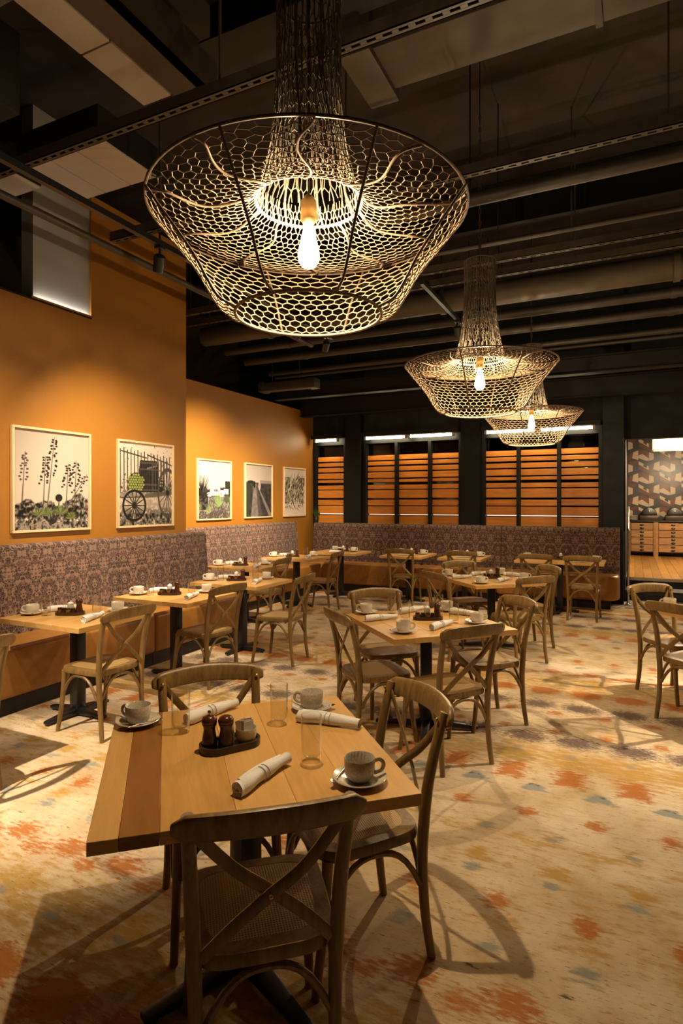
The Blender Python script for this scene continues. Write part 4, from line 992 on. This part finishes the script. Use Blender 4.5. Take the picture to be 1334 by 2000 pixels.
def caddy(x, y, a, where, njar=4):
    a = R(a); z = TZ + .0105
    TRY.put((x, y, TZ), a, 'dark oval wooden condiment tray %s' % where, 'condiment trays')
    px, py = loc2(x, y, a, .066, .008); MILL.put((px, py, z), a, 'dark wooden pepper mill in the tray %s' % where, 'pepper mills')
    px, py = loc2(x, y, a, -.005, .020); POT.put((px, py, z), a, 'white lidded pot in the tray %s' % where, 'white condiment pots')
    for k, (u, v) in enumerate(((-.075, -.004), (-.040, -.018), (-.002, -.025), (.034, -.022))[:njar]):
        px, py = loc2(x, y, a, u, v); (JAM if k % 2 == 0 else JAR2).put((px, py, z), a, (('leftmost jam jar, amber, in the tray %s', 'second jam jar, dark, in the tray %s', 'third jam jar, amber, in the tray %s', 'rightmost jam jar, dark, in the tray %s')[k]) % where, 'jam jars in the tray %s' % where)
# front table
W0 = 'on the front table'
cup(-1.70, 1.72, 185, 'at the left corner of the front table', True)
cup(-1.18, 2.15, 190, 'at the far corner of the front table', True)
cup(-.745, 1.66, 35, 'at the right corner of the front table', True)
glass(-1.50, 1.73, 'at the left on the front table'); glass(-1.215, 1.955, 'at the far side of the front table'); glass(-.945, 1.72, 'near the right corner of the front table')
napkin(-1.50, 1.915, 77, 'at the far left of the front table'); napkin(-1.04, 2.03, 6, 'at the far right of the front table'); napkin(-1.015, 1.545, 86, 'nearest the camera on the front table')
ca = R(58); cx, cy = -1.255, 1.70
TRY.put((cx, cy, TZ), ca, 'dark oval wooden condiment tray on the front table', 'condiment trays')
for pr, u, v, l in ((MILL, -.070, .012, 'dark wooden pepper mill with brass knob on the front table'), (SALT, -.022, -.018, 'dark wooden salt mill without knob on the front table'), (SUG, .055, -.010, 'grey bowl of paper sachets on the front table'), (POT, .006, .036, 'small white-lidded pot on the front table')):
    px, py = loc2(cx, cy, ca, u, v); pr.put((px, py, TZ + .0105), ca, l, None)
# square tables set for four
def four(ox, oy, nm):
    cup(ox - .50, oy + .08, 200, 'at the left corner of the %s table' % nm); cup(ox - .02, oy - .42, 20, 'at the near corner of the %s table' % nm); cup(ox + .34, oy + .08, 30, 'at the right corner of the %s table' % nm); cup(ox + .02, oy + .46, 160, 'at the far corner of the %s table' % nm)
    glass(ox - .33, oy + .17, 'at the back left of the %s table' % nm); glass(ox - .14, oy - .045, 'left of the tray on the %s table' % nm); glass(ox + .01, oy + .27, 'behind the tray on the %s table' % nm); glass(ox + .195, oy + .02, 'right of the tray on the %s table' % nm)
    napkin(ox - .30, oy - .11, 48, 'at the left of the %s table' % nm); napkin(ox + .20, oy + .33, -8, 'at the far right of the %s table' % nm); napkin(ox + .16, oy - .16, 75, 'at the near right of the %s table' % nm); napkin(ox - .21, oy + .28, 65, 'at the far left of the %s table' % nm)
    caddy(ox - .01, oy + .07, 25, 'on the %s table' % nm)
four(-1.32, 4.10, 'middle'); four(-1.40, 6.66, 'far square'); four(.77, 5.40, 'right-edge')
# wall tables set for two: first at the bench side, second at the chair side
def two(x, y, nm, njar=4):
    cup(x - .32, y - .14, 215, 'at the bench side of the %s' % nm); cup(x + .16, y + .235, 160, 'at the chair side of the %s' % nm)
    glass(x - .185, y - .13, 'at the bench side of the %s' % nm); glass(x + .13, y + .06, 'at the chair side of the %s' % nm)
    napkin(x - .24, y + .08, 62, 'at the bench side of the %s' % nm); napkin(x + .25, y - .08, 108, 'at the chair side of the %s' % nm)
    caddy(x - .06, y - .02, 24, 'on the %s' % nm, njar)
two(-3.755, 3.19, 'first wall-bench table'); two(-3.755, 4.27, 'second wall-bench table'); two(-3.79, 5.35, 'third wall-bench table')
two(-4.645, 6.62, 'dim fourth wall-bench table', 3); two(-4.665, 8.02, 'fifth wall-bench table', 3)
def twob(x, y, nm, sx=.0):
    cup(x + .20 + sx, y + .10, 20, 'at the right of the %s' % nm); cup(x - .20 - sx, y + .20, 160, 'at the left of the %s' % nm)
    glass(x + .12 + sx, y + .22, 'at the right of the %s' % nm); glass(x - .10 - sx, y + .05, 'at the left of the %s' % nm)
    napkin(x + .04 + sx, y - .22, 8, 'at the front of the %s' % nm); napkin(x - .10 - sx, y + .29, 5, 'at the back of the %s' % nm)
    caddy(x + .01, y + .09, 10, 'on the %s' % nm, 3)
twob(-4.48, 9.18, 'corner table'); twob(-3.25, 9.20, 'left back-bench table'); twob(-2.33, 9.20, 'small back-bench table'); twob(-.95, 9.24, 'long back-bench table', .28)

# ------------------------------------------------------------------ hanging net lamps
def prof_at(pr, n):
    P = [Vector((r, z)) for r, z in pr]; d = [0]
    for a, b in zip(P[:-1], P[1:]): d.append(d[-1] + (b - a).length)
    out = []
    for k in range(n + 1):
        s = d[-1] * k / n; i = max(j for j in range(len(d) - 1) if d[j] <= s + 1e-9); out.append(P[i].lerp(P[i + 1], (s - d[i]) / (d[i + 1] - d[i])))
    return out
def smooth_prof(pr): return [(max(p.x, .01), p.y) for p in spline([(r, z, 0) for r, z in pr], 6)]
def net_mesh(name, pr, cols, rows, rad, mat, wob, seed, gap=None):
    """hexagonal cord net on a surface of revolution"""
    r_ = np.random.default_rng(seed); pts = np.array([tuple(p) for p in prof_at(smooth_prof(pr), rows * 3)])
    def P(a, s):
        i = min(max(s, 0), rows * 3); lo = int(math.floor(i)); hi = min(lo + 1, rows * 3); q = i - lo; r, z = pts[lo] * (1 - q) + pts[hi] * q
        return (r * math.cos(a), r * math.sin(a), z)
    V_ = {}; E_ = []; vl = []
    da = 2 * PI / cols
    for j in range(rows):
        for i in range(cols):
            a = (i + .5 * (j % 2)) * da
            for e, s in ((0, 3 * j + .55), (1, 3 * j + 2.45)):
                jit = r_.normal(0, wob, 2); V_[(j, i, e)] = len(vl); vl.append(P(a + jit[0] * da, s + jit[1] * 1.5))
            E_.append((V_[(j, i, 0)], V_[(j, i, 1)]))
    for j in range(rows - 1):
        for i in range(cols):
            a = V_[(j, i, 1)]
            i2 = i if j % 2 == 0 else (i + 1) % cols
            E_.append((a, V_[(j + 1, i2 if j % 2 else i, 0)])); E_.append((a, V_[(j + 1, (i - 1) % cols if j % 2 == 0 else i, 0)]))
    vl = np.array(vl); e = np.array(E_)
    if gap:                                  # open front: no net inside this sector (centre angle, half width)
        c_ = (vl[e[:, 0]] + vl[e[:, 1]]) / 2; d_ = (np.arctan2(c_[:, 1], c_[:, 0]) - gap[0] + PI) % (2 * PI) - PI; e = e[np.abs(d_) > gap[1]]
    A, B = vl[e[:, 0]], vl[e[:, 1]]; t = B - A; t /= np.linalg.norm(t, axis=1, keepdims=True) + 1e-9
    ref = np.where(np.abs(t[:, 2:3]) < .9, np.array([[0, 0, 1.]]), np.array([[1., 0, 0]])); u = np.cross(t, ref); u /= np.linalg.norm(u, axis=1, keepdims=True); v = np.cross(t, u)
    m = len(e); vs = np.zeros((m, 8, 3)); 
    for k in range(4):
        o = (u * math.cos(PI / 2 * k) + v * math.sin(PI / 2 * k)) * rad; vs[:, k] = A - t * rad * .6 + o; vs[:, 4 + k] = B + t * rad * .6 + o
    base = (np.arange(m) * 8)[:, None, None]; q = np.array([[k, (k + 1) % 4, 4 + (k + 1) % 4, 4 + k] for k in range(4)])[None]
    f = (base + q).reshape(-1, 4)
    me = bpy.data.meshes.new(name); n = m * 8; me.vertices.add(n); me.vertices.foreach_set('co', vs.reshape(-1)); me.loops.add(f.size); me.loops.foreach_set('vertex_index', f.ravel()); me.polygons.add(len(f))
    me.polygons.foreach_set('loop_start', np.arange(0, f.size, 4)); me.polygons.foreach_set('loop_total', np.full(len(f), 4)); me.polygons.foreach_set('use_smooth', np.ones(len(f), bool)); me.update(calc_edges=True)
    me.materials.append(M[mat]); return me
def circle(r, z, n=72): return [(r * math.cos(2 * PI * i / n), r * math.sin(2 * PI * i / n), z) for i in range(n)]
RIM = .37                                       # rim height above the bottom ring (origin)
OUTER = [(.575, RIM), (.525, RIM - .065), (.460, RIM - .145), (.405, RIM - .220), (.365, RIM - .290), (.325, RIM - .345), (.268, 0)]
INNER = [(.568, RIM), (.50, RIM - .012), (.40, RIM - .018), (.30, RIM - .005), (.235, RIM + .015), (.195, RIM + .045), (.175, RIM + .12), (.150, RIM + .22), (.130, RIM + .36), (.120, RIM + .52), (.118, RIM + .80)]
def make_lamp():
    t = thing('net_pendant_lamp', 'x', 'lamp')
    tag(place('outer_net', net_mesh('outer_net', OUTER, 52, 14, .0027, 'rope', .04, 1, (R(-64.1), R(67.5))), t), kind='stuff')
    tag(place('flared_net', net_mesh('flared_net', INNER[:7], 66, 17, .0021, 'rope', .11, 2), t), kind='stuff')
    tag(place('neck_net', net_mesh('neck_net', INNER[6:], 40, 13, .0022, 'rope_grey', .14, 3), t), kind='stuff')
    MB().tube(circle(.575, RIM), .0055, 8, closed=True).build('rim_ring', 'wire', t)
    MB().tube(circle(.268, 0), .0060, 8, closed=True).build('bottom_ring', 'rope', t)
    MB().tube(circle(.194, RIM + .045, 56), .0055, 8, closed=True).build('collar_ring', 'rope', t)
    MB().tube(circle(.118, RIM + .80, 40), .005, 8, closed=True).build('neck_ring', 'wire', t)
    pr = smooth_prof(OUTER)
    for k in range(8):
        a = PI / 4 * k + R(25.9 - 22.5); MB().tube([((r + .004) * math.cos(a), (r + .004) * math.sin(a), z) for r, z in pr], .0048, 8).build('frame_wire', 'wire', t)
    for k in range(8):
        a = PI / 4 * k + .2; MB().tube([((r - .003) * math.cos(a + .12 * math.sin(i)), (r - .003) * math.sin(a + .12 * math.sin(i)), z) for i, (r, z) in enumerate(INNER[5:])], .0045, 6).build('hanging_cord', 'rope_grey', t)
    fl = smooth_prof(INNER[:6])
    for k in range(10):
        a = 2 * PI * k / 10 + .17; MB().tube([((r) * math.cos(a + .05 * math.sin(i * .35 + k)), r * math.sin(a + .05 * math.sin(i * .35 + k)), z - .005) for i, (r, z) in enumerate(fl)], .0042, 6).build('radial_cord', 'rope', t)
    nk = smooth_prof(INNER[5:])
    for k in range(30):
        a = 2 * PI * k / 30 + rng.uniform(-.05, .05); f1, f2 = rng.uniform(0, 6), rng.uniform(.03, .07)
        MB().tube([((r - .002) * math.cos(a + f2 * math.sin(i * .6 + f1)), (r - .002) * math.sin(a + f2 * math.sin(i * .6 + f1)), z) for i, (r, z) in enumerate(nk)], .0026, 5).build('neck_strand', 'rope_grey', t)
    MB().tube([(0, 0, RIM + .03), (0, 0, 4.9 - 2.287)], .004, 6).build('cable', 'black', t)
    m = MB()
    for k in range(26):
        z0 = RIM + .78 + k * .045; ax = (1, 0) if k % 2 else (0, 1)
        m.tube([(ax[0] * .010 * math.cos(q), ax[1] * .010 * math.cos(q), z0 + .026 * math.sin(q)) for q in [2 * PI * i / 10 for i in range(10)]], .0028, 5, closed=True)
    m.build('chain', 'wire', t)
    MB().lathe([(0, 0), (.055, 0), (.06, -.012), (.06, -.02), (0, -.025)], 20).build('ceiling_rose', 'black', t, (0, 0, 5.2 - 2.287))
    MB().tube([(0, 0, 5.2 - 2.287 - .02), (0, 0, 4.9 - 2.287 - .02)], .004, 6).build('cable', 'black', t)
    MB().lathe([(0, .09), (.012, .09), (.028, .07), (.031, 0), (.022, -.012), (0, -.012)], 18).build('socket', 'brass', t, (0, 0, RIM - .018))
    zb = RIM - .03
    b = MB().lathe([(.015, 0), (.018, -.014), (.027, -.05), (.038, -.10), (.0405, -.122), (.037, -.142), (.024, -.160), (0, -.168)], 22).build('bulb', 'bulb', t, (0, 0, zb))
    m = MB()
    for k in range(4):
        a = PI / 2 * k; m.tube([(.006 * math.cos(a), .006 * math.sin(a), -.03), (.011 * math.cos(a + .5), .011 * math.sin(a + .5), -.10)], .0013, 5)
    m.build('filament', 'filament', b)
    pl = bpy.data.lights.new('lamp_light', 'POINT'); pl.energy = BULB_W; pl.color = (1, .73, .42); pl.shadow_soft_size = .016
    lo = bpy.data.objects.new('lamp_light', pl); C.objects.link(lo); lo.parent = t; lo.location = (0, 0, zb - .09)
    return t
LP = Proto(make_lamp())
for x, y, a, l in ((-1.074, 1.935, 0, 'large woven net pendant lamp nearest the camera'), (-1.06, 4.63, -4, 'woven net pendant lamp second from the camera'), (-1.08, 7.40, -8, 'woven net pendant lamp farthest away near the windows'), (1.42, 5.88, 20, 'woven net pendant lamp over the right-edge table')):
    LP.put((x, y, 2.287), R(a), l, 'net pendant lamps')

# ------------------------------------------------------------------ downlight added for a glow at the top, and the corner plant
t = thing('added_downlight', 'small ceiling downlight added for a glow at the very top', 'light', (-2.1, 3.52, 5.0))
MB().lathe([(0, .2), (.06, .2), (.06, .0), (.052, .0), (.05, .05), (0, .05)], 20).build('housing', 'black', t); MB().lathe([(0, .04), (.045, .04), (.045, .046), (0, .047)], 18).build('lens', 'lens', t)
t = thing('potted_grass', 'small dark potted grass in the corner on the window sill', 'plant', (-5.50, 10.36, 1.202))
t.location = (-5.52, 10.245, 1.202)
MB().lathe([(.035, 0), (.045, .01), (.05, .08), (.048, .085), (.04, .08), (0, .075)], 18).build('pot', 'pot', t, angle=50)
for k in range(34):
    a = rng.uniform(0, 2 * PI); s = rng.uniform(.02, .09); h = rng.uniform(.12, .24); c_, s_ = math.cos(a), math.sin(a)
    p = bez((c_ * .02, s_ * .02, .07), (c_ * .03, s_ * .03, .07 + h * .7), (c_ * (.03 + s), s_ * (.03 + s), .07 + h), 5)
    MB().tube(p, [.0035, .004, .0035, .003, .002, .0008], 4, sy=.4).build('leaf', 'leaf', t)
# added uplight on the low wall's ledge, grades the grey panel from below
lc = thing('added_ledge_light', 'slim strip light added on the ledge to brighten the grey panel', 'light', (-4.866, 3.975, 3.433))
MB().box(-.006, .006, -.30, .30, 0, .006).build('housing', 'black', lc, smooth=False); MB().box(-.005, .005, -.295, .295, .006, .009).build('diffuser', 'ledge', lc, smooth=False)
